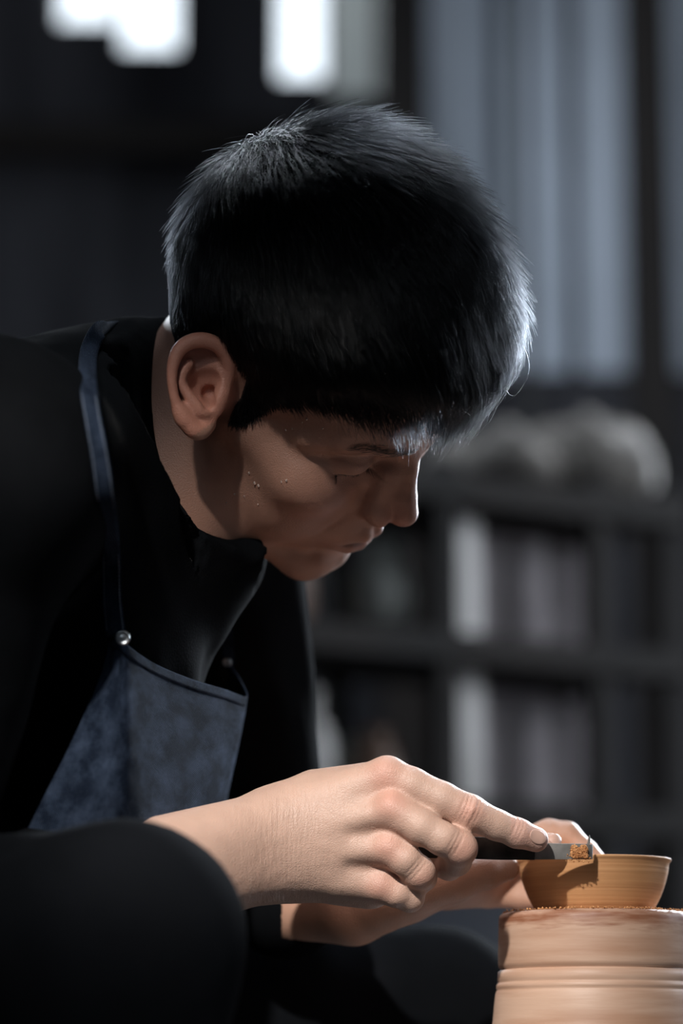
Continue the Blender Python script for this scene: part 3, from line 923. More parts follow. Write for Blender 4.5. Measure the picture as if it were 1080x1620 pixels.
def spline(pts, n):
    """Catmull-Rom through pts (k,3)"""
    pts = np.asarray(pts, float)
    k = len(pts)
    q = np.vstack([2 * pts[0] - pts[1], pts, 2 * pts[-1] - pts[-2]])
    t = np.linspace(0, k - 1 - 1e-9, n)
    i = t.astype(int); f = (t - i)[:, None]
    a, b, c, d = q[i], q[i + 1], q[i + 2], q[i + 3]
    return 0.5 * (2 * b + (c - a) * f + (2 * a - 5 * b + 4 * c - d) * f ** 2 + (3 * b - a - 3 * c + d) * f ** 3)


# ---- the near ear, laid out as it is seen, then mirrored through the head frame
ED = -5.0        # cm, depth of the ear's plane
def E_(u, v, dd=0.0):
    return toL(P(u, v, ED + dd).astype(np.float32))


_helix = [(352, 612, .55, .26), (361, 598, .25, .30), (361, 575, -.1, .36), (351, 553, -.45, .40), (334, 541, -.7, .42), (312, 538, -.9, .42), (291, 546, -1.05, .40), (278, 563, -1.15, .36),
          (272, 588, -1.2, .30), (273, 615, -1.15, .27), (279, 640, -1.0, .28), (287, 662, -.75, .34)]
_anti = [(300, 574, -.35, .26), (291, 586, -.55, .30), (286, 602, -.6, .28), (294, 620, -.6, .28), (306, 636, -.55, .32), (318, 650, -.45, .30), (327, 655, -.25, .26)]
_lobe = [(286, 650, -.75, .34), (294, 664, -.6, .44), (304, 678, -.4, .50), (317, 682, -.1, .48), (328, 672, .3, .45)]
_trag = [(354, 606, .40, .36), (350, 622, .12, .42), (345, 636, .02, .38), (340, 648, .1, .3)]
EAR = {k: [(E_(u, v, dd), r) for (u, v, dd, r) in spline(L_, len(L_) * 3)] for k, L_ in (('helix', _helix), ('anti', _anti), ('lobe', _lobe), ('trag', _trag))}
_pn = (HM.T @ np.array([0, 1, 0], np.float32))
ER = np.stack([HM.T @ np.array([1, 0, 0], np.float32), HM.T @ np.array([0, 0, 1], np.float32), HM.T @ np.array([0, 1, 0], np.float32)], -1)
_tilt = math.radians(20)


def ear(p):
    """p in the head frame, near side"""
    pl = ell(p, E_(318, 606, 0.05), (1.55, 2.45, 0.42), ER)
    d = smin(pl, cone(p, E_(325, 610, 0.3), E_(345, 615, 2.4), 1.1, 1.3), 0.5)
    # bowl of the ear
    d = smax(d, -ell(p, E_(324, 610, -0.55), (0.98, 1.2, 1.15), ER), 0.25)
    d = smax(d, -ell(p, E_(318, 572, -0.55), (1.15, 0.85, 0.62), ER), 0.25)
    d = smin(d, chain(p, EAR['helix'], 0.1), 0.18)
    d = smin(d, chain(p, EAR['anti'], 0.1), 0.22)
    d = smin(d, chain(p, EAR['lobe'], 0.1), 0.5)
    d = smin(d, chain(p, EAR['trag'], 0.1), 0.35)
    d = smax(d, -cone(p, E_(330, 644, -0.9), E_(331, 622, 0.7), 0.26, 0.45), 0.2)
    return d


def head_L(p):
    d = face(p)
    q = p.copy(); q[:, 1] = -np.abs(q[:, 1])
    near = (np.abs(q[:, 0]) < 4.5) & (q[:, 2] > -6) & (q[:, 2] < 6) & (q[:, 1] < -3.5)
    if near.any():
        d[near] = smin(d[near], ear(q[near]), 0.35)
    return d


NK0 = toS((-2.6, 0, -2.0)); NK1 = P(312, 690, 5.0); NK2 = P(230, 830, 5.0)


def neck(p):
    d = chain(p, [(NK0, 5.6), (NK1, 5.7), (NK2, 6.6)], 1.0)
    d = smin(d, cone(p, toS((3.6, 0, -5.8)), P(355, 775, 4.0), 2.2, 2.6), 2.0)
    # neck muscle behind the jaw
    d = smin(d, cone(p, toS((-1.2, -5.2, -2.4)), P(300, 830, 1.2), 1.4, 1.1), 1.6)
    return d


def head_S(p):
    return smin(head_L(toL(p)), neck(p), 1.1)


# ------------------------------------------------------------ hands
def pts(*a):
    return [(P(u, v, d), r) for (u, v, d, r) in a]


F_INDEX = pts((612, 1229, -4.0, 1.12), (650, 1243, -4.3, 1.04), (698, 1264, -4.5, 0.97), (742, 1285, -4.5, 1.0), (785, 1305, -4.1, 0.86), (818, 1318, -3.8, 0.84), (847, 1328, -3.5, 0.72))
F_MID = pts((620, 1282, -5.0, 1.08), (665, 1308, -5.5, 0.98), (700, 1327, -5.6, 0.93), (727, 1342, -5.2, 0.98), (722, 1362, -3.8, 0.84), (710, 1370, -2.6, 0.8), (680, 1362, -1.6, 0.72))
F_RING = pts((613, 1342, -4.9, 1.0), (640, 1360, -5.2, 0.9), (662, 1380, -4.9, 0.92), (668, 1388, -3.6, 0.8), (662, 1388, -2.4, 0.76), (630, 1375, -1.6, 0.68))
F_PINK = pts((602, 1400, -4.3, 0.93), (625, 1412, -4.4, 0.8), (648, 1420, -4.0, 0.8), (650, 1420, -2.9, 0.7), (635, 1412, -2.0, 0.66))
F_THUMB = pts((500, 1292, -2.2, 1.6), (590, 1270, -1.2, 1.35), (680, 1300, -0.7, 1.05), (770, 1322, -0.9, 0.95), (840, 1336, -1.2, 0.78), (872, 1333, -1.35, 0.56))


def rhand(p):
    fa = smin(cone(p, P(-20, 1448, -15), P(445, 1303, -3.0), 3.2, 2.0), cone(p, P(-20, 1475, -15), P(445, 1360, -3.0), 3.2, 2.05), 1.2)
    # wrist to knuckles
    h = cone(p, P(445, 1303, -3.0), P(612, 1229, -4.0), 1.95, 1.12)
    h = smin(h, cone(p, P(450, 1322, -3.2), P(620, 1282, -4.9), 1.95, 1.02), 0.8)
    h = smin(h, cone(p, P(450, 1345, -3.2), P(613, 1342, -4.8), 1.95, 0.98), 0.8)
    h = smin(h, cone(p, P(450, 1362, -3.0), P(600, 1400, -4.2), 1.95, 0.95), 0.8)
    h = smin(h, ell(p, P(560, 1345, -2.3), (3.3, 1.7, 2.6)), 1.2)
    h = smin(h, cone(p, P(470, 1380, -2.4), P(585, 1398, -2.6), 1.4, 1.45), 0.9)
    # web of the thumb
    h = smin(h, cone(p, P(500, 1258, -2.2), P(585, 1240, -2.4), 1.5, 1.2), 1.0)
    d = smin(fa, h, 1.6)
    # hollows between the knuckles and along the tendons
    for a, b, dep in (((640, 1258, -5.4), (560, 1268, -5.2), 0.10), ((636, 1316, -6.0), (560, 1318, -5.2), 0.16), ((622, 1376, -5.8), (556, 1368, -5.0), 0.15)):
        d = d + dep * np.exp(-(cone(p, P(*a), P(*b), 0, 0) / 0.62) ** 2)
    d = smin(d, chain(p, F_THUMB, 0.3), 0.9)
    for F in (F_INDEX, F_MID, F_RING, F_PINK):
        d = smin(d, chain(p, F, 0.25), 0.42)
    # knuckle heads
    for (u, v, dd, r, a) in ((608, 1222, -4.7, .75, .08), (618, 1272, -5.8, .8, .10), (613, 1338, -5.7, .75, .09), (600, 1400, -5.0, .65, .08), (728, 1332, -5.9, .7, .05), (636, 1416, -4.9, .4, .10)):
        d = d - a * bump3(p, P(u, v, dd), r)
    # wrinkled pad over the index joint
    ax = P(785, 1305, -4.1) - P(698, 1264, -4.5); ax = ax / np.linalg.norm(ax)
    c = P(744, 1280, -5.4)
    s = (p - c.astype(np.float32)) @ ax.astype(np.float32)
    nearj = np.exp(-(_d(p - c.astype(np.float32)) / 0.95) ** 4)
    for s0, w, a in ((-0.52, 0.07, .05), (-0.30, 0.07, .08), (-0.10, 0.06, .06), (0.30, 0.07, .07), (0.52, 0.07, .05)):
        d = d + a * nearj * np.exp(-((s - s0) / w) ** 2)
    d = d - 0.07 * bump3(p, P(748, 1279, -5.5), 0.3)
    c = P(820, 1310, -4.5)
    s = (p - c.astype(np.float32)) @ ax.astype(np.float32)
    nearj = np.exp(-(_d(p - c.astype(np.float32)) / 0.7) ** 4)
    for s0 in (-0.25, 0.0, 0.2):
        d = d + 0.045 * nearj * np.exp(-((s - s0) / 0.065) ** 2)
    # creases over the other middle joints and the knuckles, seen across the fingers
    for (a_, b_, c_, am) in (((665, 1308), (700, 1327), (722, 1334, -6.1), .045), ((640, 1360), (662, 1380), (660, 1376, -5.9), .04)):
        t_ = P(b_[0], b_[1], 0) - P(a_[0], a_[1], 0); t_ = (t_ / np.linalg.norm(t_)).astype(np.float32)
        c0 = P(*c_).astype(np.float32)
        s_ = (p - c0) @ t_
        nj = np.exp(-(_d(p - c0) / 0.75) ** 4)
        for s0 in (-0.34, -0.1, 0.15):
            d = d + am * nj * np.exp(-((s_ - s0) / 0.06) ** 2)
    d = d + 0.012 * vnoise(p, 5.0, 91) + 0.006 * vnoise(p, 11.0, 92)
    # wrist crease and bone
    d = d + 0.05 * np.exp(-(cone(p, P(452, 1412, -4.2), P(458, 1340, -5.2), 0, 0) / 0.16) ** 2)
    d = d - 0.22 * bump3(p, P(420, 1398, -4.4), 1.0)
    return d


L_A = pts((600, 1428, 4.0, 1.8), (655, 1406, 2.6, 1.5), (720, 1392, 1.5, 1.2), (770, 1381, 1.3, 0.92), (803, 1374, 1.8, 0.70))
L_B = pts((715, 1386, 5.6, 1.4), (800, 1345, 7.8, 1.0), (868, 1319, 7.4, 0.86), (896, 1322, 7.2, 0.82), (925, 1347, 6.6, 0.72), (948, 1366, 6.0, 0.6))
L_C = pts((715, 1394, 5.8, 1.4), (800, 1375, 9.2, 0.95), (870, 1365, 9.3, 0.85), (930, 1380, 8.9, 0.75), (965, 1390, 8.4, 0.6))
L_D = pts((710, 1402, 5.8, 1.3), (790, 1400, 9.2, 0.9), (860, 1398, 9.2, 0.82), (915, 1405, 8.8, 0.7), (940, 1410, 8.5, 0.6))
L_E = pts((700, 1408, 5.8, 1.2), (770, 1415, 8.6, 0.8), (820, 1420, 8.8, 0.7), (860, 1424, 8.4, 0.58))


def lhand(p):
    d = chain(p, pts((400, 1400, 16, 3.2), (490, 1432, 9, 2.5), (560, 1440, 5.0, 2.0)), 1.0)
    d = smin(d, chain(p, pts((560, 1438, 5.0, 2.0), (640, 1410, 3.8, 1.85), (715, 1392, 4.4, 1.5)), 0.6), 0.8)
    for F in (L_A, L_B, L_C, L_D, L_E):
        d = smin(d, chain(p, F, 0.3), 0.4)
    return d


# ------------------------------------------------------------ torso, limbs (under the clothes)
SH_R = P(-30, 742, -14.0); SH_L = P(335, 812, 20.0)
EL_R = P(-190, 1440, -13.5); EL_L = P(400, 1330, 21.0)


def torso(p, o=0.0):
    d = ell(p, P(118, 765, 4.0), (8.0 + o, 13 + o, 8.2 + o))
    d = smin(d, ell(p, P(118, 960, 4.5), (7.4 + o, 12.5 + o, 11 + o)), 4)
    d = smin(d, ell(p, P(30, 1230, 4.5), (8.5 + o, 12.5 + o, 12 + o)), 4)
    d = smin(d, ell(p, P(-150, 1540, 4.5), (13 + o, 16 + o, 10.5 + o)), 4)
    return d


def arm_r(p, o=0.0):
    return smin(cone(p, SH_R, EL_R, 5.0 + o, 3.8 + o), ell(p, SH_R, (5.6 + o, 5.6 + o, 5.6 + o)), 2)


def arm_l(p, o=0.0):
    return smin(cone(p, SH_L, EL_L, 4.6 + o, 3.8 + o), cone(p, EL_L, P(452, 1418, 12.5), 3.8 + o, 2.9 + o), 1.5)


HIP_R = P(-330, 1560, -7.0); KN_R = P(196, 1490, -24.0)
HIP_L = P(-300, 1590, 14.0); KN_L = P(690, 1618, 24.0)


def floor_pt(s, du=0.0, dd=0.0):
    w = S2W(s); w = w + np.array([du, dd, 0]); w[2] = 0.07
    return W2S(w)


FT_R = floor_pt(KN_R, -0.03, 0.03)
FT_L = floor_pt(KN_L, 0.02, 0.0)


def legs(p, o=0.0):
    d = chain(p, [(HIP_R, 7.2 + o), (KN_R, 4.9 + o), (FT_R, 3.6 + o)], 2.0)
    d = np.minimum(d, chain(p, [(HIP_L, 7.2 + o), (KN_L, 5.2 + o), (FT_L, 3.6 + o)], 2.0))
    return d


def under(p):
    d = smin(torso(p), arm_r(p), 2.5)
    d = smin(d, arm_l(p), 2.5)
    d = smin(d, smin(legs(p), 99.0, 0), 2.0)
    d = smin(d, cone(p, EL_R, P(60, 1440, -13), 3.5, 3.1), 1.5)
    d = smin(d, cone(p, P(235, 850, 5.5), P(150, 800, 4.5), 4.5, 6.5), 1.5)
    d = smin(d, cone(p, NK1, P(235, 850, 5.5), 3.5, 4.5), 0.5)
    return d


# collar plane
_a = P(254, 500, 5.0); _b = P(386, 850, 5.0)
_m = P(236, 690, -1.1)
CN = np.cross(_b - _a, _m - _a); CN = CN / np.linalg.norm(CN)
if CN[0] < 0:
    CN = -CN
CO = _a


_cp = np.array([(256, 497), (246, 540), (241, 590), (241, 645), (247, 700), (259, 750), (276, 793), (299, 826), (331, 845), (364, 853), (392, 851)], float)
_ch = hit(head_S, _cp, -40, 30)
_cd = _ch[:, 1].copy()
_ok = _cd < 14
_cd = np.interp(np.arange(len(_cd)), np.arange(len(_cd))[_ok], _cd[_ok])
_cd[0] = _cd[1] + 3.0
COLC = spline([P(u, v, d) for (u, v), d in zip(_cp, _cd)], 60).astype(np.float32)
_ct = np.gradient(COLC, axis=0); _ct /= np.linalg.norm(_ct, axis=1, keepdims=True)
_cn = grad(head_S, COLC)
for _ in range(3):
    _cn = np.vstack([_cn[:1], (_cn[:-2] + _cn[1:-1] + _cn[2:]) / 3, _cn[-1:]])
COLN = np.cross(_ct, _cn); COLN /= np.linalg.norm(COLN, axis=1, keepdims=True)
if COLN[30, 0] < 0:
    COLN = -COLN
COLN = COLN.astype(np.float32)


def collar_side(p):
    o = np.empty(len(p), np.float32)
    ins = np.zeros(len(p), bool)
    for s0 in range(0, len(p), 60000):
        q = p[s0:s0 + 60000]
        i = np.argmin(((q[:, None, :] - COLC[None]) ** 2).sum(-1), 1)
        o[s0:s0 + 60000] = ((q - COLC[i]) * COLN[i]).sum(1)
        ins[s0:s0 + 60000] = ((i > 0) & (i < 59)) | ((i == 59) & (((q - COLC[i]) * _ct[i]).sum(1) < 1.0)) | (np.abs(((q - COLC[i]) * _ct[i]).sum(1)) < 0.4)
    return o, ins



def folds(p):
    return 0.16 * vnoise(p, 0.55, 11) + 0.08 * vnoise(p, 1.3, 12)


def shirt(p):
    d = torso(p, 0.9)
    d = smin(d, arm_r(p, 1.0), 3.0)
    d = smin(d, cone(p, P(150, 760, 4.5), SH_R, 7.0, 6.0), 3.5)
    d = smin(d, cone(p, P(180, 780, 5), SH_L, 7.2, 5.8), 3.0)
    d = smin(d, arm_l(p, 1.1), 2.0)
    d = smin(d, cone(p, EL_R, P(175, 1408, -10.2), 4.4, 3.35), 2.0)
    # trunk meets neck
    nk = chain(p, [(NK1, 6.6), (NK2, 7.4)], 1.0)
    nk = smin(nk, cone(p, P(225, 642, 6.0), NK2, 5.2, 7.0), 2.0)
    nk = smin(nk, cone(p, P(360, 815, 3.5), P(230, 860, 4.0), 3.4, 5.5), 2.0)
    d = smin(d, nk, 2.5)
    cut = (p - CO.astype(np.float32)) @ CN.astype(np.float32)
    fade = np.clip(-cut / 3.0, 0, 1)
    d = d + folds(p) * fade
    # long drag folds from the shoulder and across the sleeve
    ph = p @ np.array([0.75, 0.35, 0.25], np.float32)
    d = d + 0.12 * np.sin(ph * 1.6 + 2 * vnoise(p, 0.18, 5)) * np.exp(-((p[:, 2] + 4) / 14) ** 2) * fade
    # only the neck and collar are cut by the collar plane
    cut = cut - 6.0 * np.clip((_d(p - NK1.astype(np.float32)) - 11) / 6, 0, 1) * 4
    nearc = _d(p - P(290, 690, 3).astype(np.float32)) < 14
    far_ = ~nearc
    d[far_] = smax(d[far_], cut[far_], 0.25)
    if nearc.any():
        q = p[nearc]
        sd, ins = collar_side(q)
        hs = head_S(q)
        # collar lies on the neck; the body of the shirt is held off the bare skin above it
        dn = d[nearc]
        main = np.where(ins & (hs < 2.2), smax(dn, sd + 0.15, 0.3), smax(dn, cut[nearc], 0.25))
        band = smax(np.abs(hs - 0.18) - 0.26, smax(sd, -(sd + 4.5), 0.1), 0.18)
        band = np.where(ins, band, 9.0)
        d[nearc] = smin(main, band, 0.3)
    return d


def trousers(p):
    d = legs(p, 0.8)
    d = smin(d, ell(p, P(-200, 1560, 4.5), (13.5, 16.5, 10.5)), 3)
    d = d + 0.14 * vnoise(p, 0.45, 21) + 0.07 * vnoise(p, 1.1, 22)
    # apron-like drag folds over the far thigh
    return d


potter_base = S2W(P(-150, 1560, 4.5))
PERSON = tag(empty('person', (potter_base[0], potter_base[1], 0)), 'man in black shirt and denim apron bending over the clay bowl, trimming it', 'person')

parts = []
HV, HF = mesh_sdf(head_S, toS((0, 0, 0)) - np.array([17, 16, 21]), toS((0, 0, 0)) + np.array([15, 15, 15.5]), 0.13)
parts.append(('head', HV, HF))
RV, RF = mesh_sdf(rhand, np.minimum(P(60, 1470, -15), P(60, 1470, -4)) - np.array([0, 4, 3]), P(905, 1180, -0.5) + np.array([0, 4, 1]), 0.07)
parts.append(('hand', RV, RF))
LV, LF = mesh_sdf(lhand, P(440, 1510, 2) - np.array([0, 3, 0]), P(985, 1275, 12) + np.array([0, 10, 0]), 0.12)
parts.append(('lhand', LV, LF))
lo_ = P(-560, 1640, 5) - np.array([4, 40, 62]); hi_ = P(820, 600, 5) + np.array([4, 34, 10])
UV_, UF = mesh_sdf(lambda p: smax(under(p), np.minimum(shirt(p), trousers(p)) + 0.7, 0.4), lo_, hi_, 0.9)
parts.append(('under', UV_, UF))

# painted skin tone
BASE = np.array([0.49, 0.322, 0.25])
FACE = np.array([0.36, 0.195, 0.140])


def tone(kind, V):
    n = len(V)
    p = V.astype(np.float32)
    c = np.tile(BASE, (n, 1))
    cre = np.zeros(n)
    if kind == 'head':
        l = toL(p); q = l.copy(); q[:, 1] = np.abs(q[:, 1])
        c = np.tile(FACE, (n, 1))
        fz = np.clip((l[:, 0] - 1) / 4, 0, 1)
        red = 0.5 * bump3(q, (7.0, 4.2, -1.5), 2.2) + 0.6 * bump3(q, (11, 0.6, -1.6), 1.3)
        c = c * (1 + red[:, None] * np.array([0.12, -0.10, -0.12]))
        lips = np.exp(-(np.minimum(chain(q, [((9.9, 0.0, -4.7), 0), ((9.1, 1.5, -4.95), 0), ((8.1, 2.5, -5.25), 0)]), chain(q, [((9.8, 0.0, -5.65), 0), ((8.9, 1.6, -5.5), 0), ((8.1, 2.45, -5.3), 0)])) / 0.5) ** 4)
        c = c * (1 - lips[:, None]) + lips[:, None] * np.array([0.32, 0.15, 0.115])
        slit = np.exp(-(chain(q, [((10.2, 0.0, -5.12), 0), ((9.2, 1.6, -5.2), 0), ((8.1, 2.6, -5.35), 0)]) / 0.3) ** 4)
        c = c * (1 - 0.45 * slit[:, None])
        beard = np.clip(bump3(q, (8.5, 1.0, -8.8), 2.2) + bump3(q, (9.3, 1.0, -3.7), 0.9) + 0.6 * bump3(q, (5, 4, -7), 2.5), 0, 1)
        c = c * (1 - beard[:, None] * np.array([0.14, 0.10, 0.08]))
        earm = np.clip(1 - np.abs(ear(np.stack([l[:, 0], -np.abs(l[:, 1]), l[:, 2]], -1))) / 0.4, 0, 1) * (l[:, 0] < 1.2)
        c = c * (1 + earm[:, None] * np.array([0.38, 0.16, 0.14]))
        # scalp under the hair
        s = np.clip(scalp(l) * 4 + .5, 0, 1) * np.clip((ear(np.stack([l[:, 0], -np.abs(l[:, 1]), l[:, 2]], -1)) - 0.1) / 0.3, 0, 1) * np.clip((0.3 - face(l)) / 0.2, 0, 1)
        c = c * (1 - s[:, None]) + s[:, None] * np.array([0.02, 0.018, 0.018])
        # lash line
        lash = np.exp(-((q[:, 2] - 0.92 + 0.10 * (q[:, 1] - 3.1) ** 2) / 0.10) ** 2) * np.exp(-(((q[:, 1] - 3.15) / 1.4) ** 4)) * (q[:, 0] > 6)
        c = c * (1 - 0.85 * lash[:, None])
    elif kind == 'hand':
        kn = np.zeros(n)
        for (u, v, d, r) in ((608, 1222, -4.9, 1.0), (618, 1270, -5.9, 1.0), (613, 1340, -5.8, .9), (602, 1402, -5.0, .9), (744, 1282, -5.3, .8), (730, 1345, -5.8, .9), (668, 1390, -5.4, .7)):
            kn += bump3(p, P(u, v, d), r)
        kn = np.clip(kn, 0, 1)
        c = c * (1 + kn[:, None] * np.array([0.04, -0.16, -0.18]))
        gap = np.exp(-(chain(p, F_INDEX[4:]) + 0.0) ** 2 / 0.6) * (p[:, 0] > P(800, 0, 0)[0])
        c = c * (1 + np.clip(gap, 0, 1)[:, None] * np.array([0.05, -0.05, -0.03]))
        cre = np.exp(-((p[:, 0] - P(440, 0, -4)[0]) / 2.4) ** 2) + 0.35 * np.exp(-((p[:, 0] - P(560, 0, -4)[0]) / 4.0) ** 2)
        cre = np.clip(cre, 0, 1)
    elif kind == 'lhand':
        c = c * np.array([1.0, 0.88, 0.8])  # warm bounce light from the clay put into the left hand's colour
    return np.clip(c, 0, 1), cre


_hx = np.array([-12, -9, -6.5, -4.2, -3.2, -2.6, 0.6, 0.9, 1.3, 2.1, 2.7, 3.4, 4.6, 6.0, 7.2, 9, 12])
_hz = np.array([-6.0, -5.4, -4.2, -1.6, 1.2, 3.4, 3.5, 1.0, -0.2, 0.6, 3.0, 4.8, 6.0, 7.2, 7.9, 8.2, 8.4])


def scalp(l):
    """>0 inside the hair-bearing skin (about cm above the hairline)"""
    return l[:, 2] - np.interp(l[:, 0], _hx, _hz) + 0.12 * vnoise(l.astype(np.float32), 3.0, 31)


vs_, fs_, tn, cr_ = [], [], [], []
o = 0
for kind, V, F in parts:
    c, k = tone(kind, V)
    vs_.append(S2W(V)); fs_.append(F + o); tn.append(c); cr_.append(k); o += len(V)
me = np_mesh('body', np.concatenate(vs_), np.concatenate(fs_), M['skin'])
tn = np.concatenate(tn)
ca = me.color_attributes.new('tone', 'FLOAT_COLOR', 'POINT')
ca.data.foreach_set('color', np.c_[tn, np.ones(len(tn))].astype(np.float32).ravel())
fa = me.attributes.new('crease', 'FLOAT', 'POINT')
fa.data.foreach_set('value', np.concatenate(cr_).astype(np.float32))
BODY = link('body', me, PERSON)

# ------------------------------------------------------------ clothes
V, F = mesh_sdf(shirt, P(-560, 1640, 5) - np.array([4, 34, 6]), P(620, 430, 5) + np.array([4, 32, 4]), 0.3)
SHIRT = link('shirt', np_mesh('shirt', S2W(V), F, M['black_cloth']), PERSON)
V, F = mesh_sdf(trousers, lo_, hi_ - np.array([0, 0, 16]), 0.6)
w = S2W(V); w[:, 2] = np.maximum(w[:, 2], 0.035)
link('trousers', np_mesh('trousers', w, F, M['trouser_cloth']), PERSON)
for ft in (FT_R, FT_L):
    w0 = S2W(ft)
    mb = MB()
    n = 16
    prof = [(-0.10, .035, .055), (-0.05, .043, .06), (0.0, .044, .07), (0.06, .048, .055), (0.12, .05, .042), (0.17, .04, .034), (0.19, .01, .02)]
    for (xx, hw, hh) in prof:
        for k in range(n):
            a = 2 * math.pi * k / n
            mb.v.append((w0[0] + xx, w0[1] + hw * math.cos(a), max(0.0, hh * 0.45 + hh * .62 * math.sin(a))))
    for i in range(len(prof) - 1):
        for k in range(n):
            mb.f.append((i * n + k, i * n + (k + 1) % n, (i + 1) * n + (k + 1) % n, (i + 1) * n + k))
    mb.f.append(tuple(range(n)))
    mb.f.append(tuple((len(prof) - 1) * n + k for k in reversed(range(n))))
    mb.build('shoe', M['housing'], PERSON, smooth=True)

# ------------------------------------------------------------ fingernails
AXI = (P(847, 1328, -3.5) - P(818, 1318, -3.8)); AXI /= np.linalg.norm(AXI)
nc = P(851, 1324, -4.22)
vn = P(851, 1322, -6) - P(846, 1328, -3.5); vn -= vn.dot(AXI) * AXI; vn /= np.linalg.norm(vn)
NR = np.stack([AXI, vn, np.cross(AXI, vn)], -1)


def nail(p):
    t = rhand(p)
    return smax(smax(t - 0.045, -(t + 0.02), 0.02), ell(p, nc, (0.58, 0.6, 0.42), NR), 0.05)


V, F = mesh_sdf(nail, nc - 0.9, nc + 0.9, 0.028)
link('fingernail', np_mesh('fingernail', S2W(V), F, M['nail']), BODY)
nc2 = P(880, 1327, -1.75)


def nail2(p):
    t = rhand(p)
    return smax(smax(t - 0.05, -(t + 0.02), 0.02), ell(p, nc2, (0.5, 0.5, 0.35)), 0.05)


V, F = mesh_sdf(nail2, nc2 - 0.9, nc2 + 0.9, 0.03)
if len(F):
    link('fingernail', np_mesh('fingernail', S2W(V), F, M['nail']), BODY)


# ------------------------------------------------------------ hair
def strands(P0, N0, T0, length, lift, K, rad, surf, minh, jitter, droop=None, seed=0, clumps=0, raw=False):
    """grow strands vectorised, all in the sculpting frame; returns verts, tri-tube quads"""
    r = np.random.default_rng(seed)
    n = len(P0)
    pts_ = [P0]
    p = P0.copy()
    T = T0 + r.normal(0, jitter, T0.shape)
    step = (length / (K - 1))[:, None]
    for i in range(1, K):
        t = i / (K - 1)
        g = grad(surf, p.astype(np.float32))
        tt = T - (T * g).sum(1, keepdims=True) * g
        tt /= np.linalg.norm(tt, axis=1, keepdims=True) + 1e-6
        dr = tt + g * (lift[:, None] * (1 - 1.35 * t))
        if droop is not None:
            dr = dr + droop * t
        dr /= np.linalg.norm(dr, axis=1, keepdims=True)
        p = p + dr * step
        s = surf(p.astype(np.float32))
        lowh = minh * (0.3 + t)
        p = p + g * np.maximum(lowh - s, 0)[:, None]
        pts_.append(p.copy())
        T = 0.8 * T + 0.2 * dr
    X = np.stack(pts_, 1)                       # n,K,3
    if clumps:
        gi = r.choice(n, clumps, replace=False)
        near_ = np.empty(n, np.int64)
        for s0 in range(0, n, 4000):
            dd_ = ((P0[s0:s0 + 4000, None, :] - P0[None, gi, :]) ** 2).sum(-1)
            near_[s0:s0 + 4000] = gi[np.argmin(dd_, 1)]
        w_ = (np.linspace(0, 1, K) ** 1.3)[None, :, None] * r.uniform(0.1, 0.65, n)[:, None, None]
        tgt = X[near_] + (P0 - P0[near_])[:, None, :] * 0.25
        X = X + w_ * (tgt - X)
    if raw:
        return X
    tg = np.gradient(X, axis=1)
    tg /= np.linalg.norm(tg, axis=2, keepdims=True) + 1e-9
    rf = np.array([0.13, -0.9, 0.41])
    sd = np.cross(tg, rf); sd /= np.linalg.norm(sd, axis=2, keepdims=True) + 1e-9
    up = np.cross(tg, sd)
    tp_ = np.linspace(1, 0, K) ** 0.6
    ra = (rad[:, None] * (0.15 + 0.85 * tp_)[None])[..., None]
    ring = [X + ra * (math.cos(a) * sd + math.sin(a) * up) for a in (0, 2.094, 4.189)]
    Vv = np.stack(ring, 2).reshape(-1, 3)
    base = (np.arange(n) * K * 3)[:, None, None]
    i = (np.arange(K - 1) * 3)[None, :, None]
    j = np.arange(3)[None, None, :]; j2 = (j + 1) % 3
    Ff = np.stack([base + i + j, base + i + j2, base + i + 3 + j2, base + i + 3 + j], -1).reshape(-1, 4)
    return Vv, Ff


def hair_thick(l):
    zz = l[:, 2] + 0.10 * np.maximum(-l[:, 0] - 2, 0)
    fs = np.exp(-(((l - np.array([-1.5, 5.5, 10], np.float32)) ** 2).sum(-1)) / 40.0)
    top = np.clip((zz - 3.0) / 6.5, 0, 1)
    s = np.clip(scalp(l) / 2.5, 0, 1)
    fr = np.clip((l[:, 0] + 1) / 8, 0, 1)
    cr = np.exp(-(((l - np.array([-6.5, 1.5, 10], np.float32)) ** 2).sum(-1)) / 36.0)
    return 0.16 + (1.15 + 0.6 * fr + 1.5 * cr + 1.3 * fs) * top * s


def earn(l):
    return ear(np.stack([l[:, 0], -np.abs(l[:, 1]), l[:, 2]], -1))


def cap(p):
    l = toL(p)
    s = scalp(l)
    t = 0.06 + (hair_thick(l) * 0.62 - 0.06) * np.clip(s / 1.2, 0, 1)
    d = face(l) - t
    d = d + 0.22 * vnoise(l.astype(np.float32), 1.5, 41) * np.clip(s / 3, 0, 1) + 0.06 * vnoise(l.astype(np.float32), 4.0, 42)
    d = smax(d, -s + 0.0, 0.3)
    return smax(d, 0.2 - earn(l), 0.2)


def capsurf(p):
    l = toL(p)
    return face(l) - 0.55 * hair_thick(l) * np.clip(scalp(l) / 1.2, 0.1, 1)


CV, CF = mesh_sdf(cap, toS((0, 0, 4)) - 14.5, toS((0, 0, 4)) + 14.5, 0.22)
WH = np.array([-6.8, 0.8, 9.5], np.float32)       # whorl on the crown
g = rng.normal(size=(100000, 3)).astype(np.float32); g /= np.linalg.norm(g, axis=1, keepdims=True)
l = np.array([-0.6, 0, 4.0], np.float32) + g * 8.5
for _ in range(5):
    sd_ = face(l); gr = grad(face, l); l = (l - gr * sd_[:, None]).astype(np.float32)
sc_ = scalp(l)
keep = (sc_ > 0.02) & (ear(np.stack([l[:, 0], -np.abs(l[:, 1]), l[:, 2]], -1)) > 0.15)
l = l[keep]; sc_ = sc_[keep]
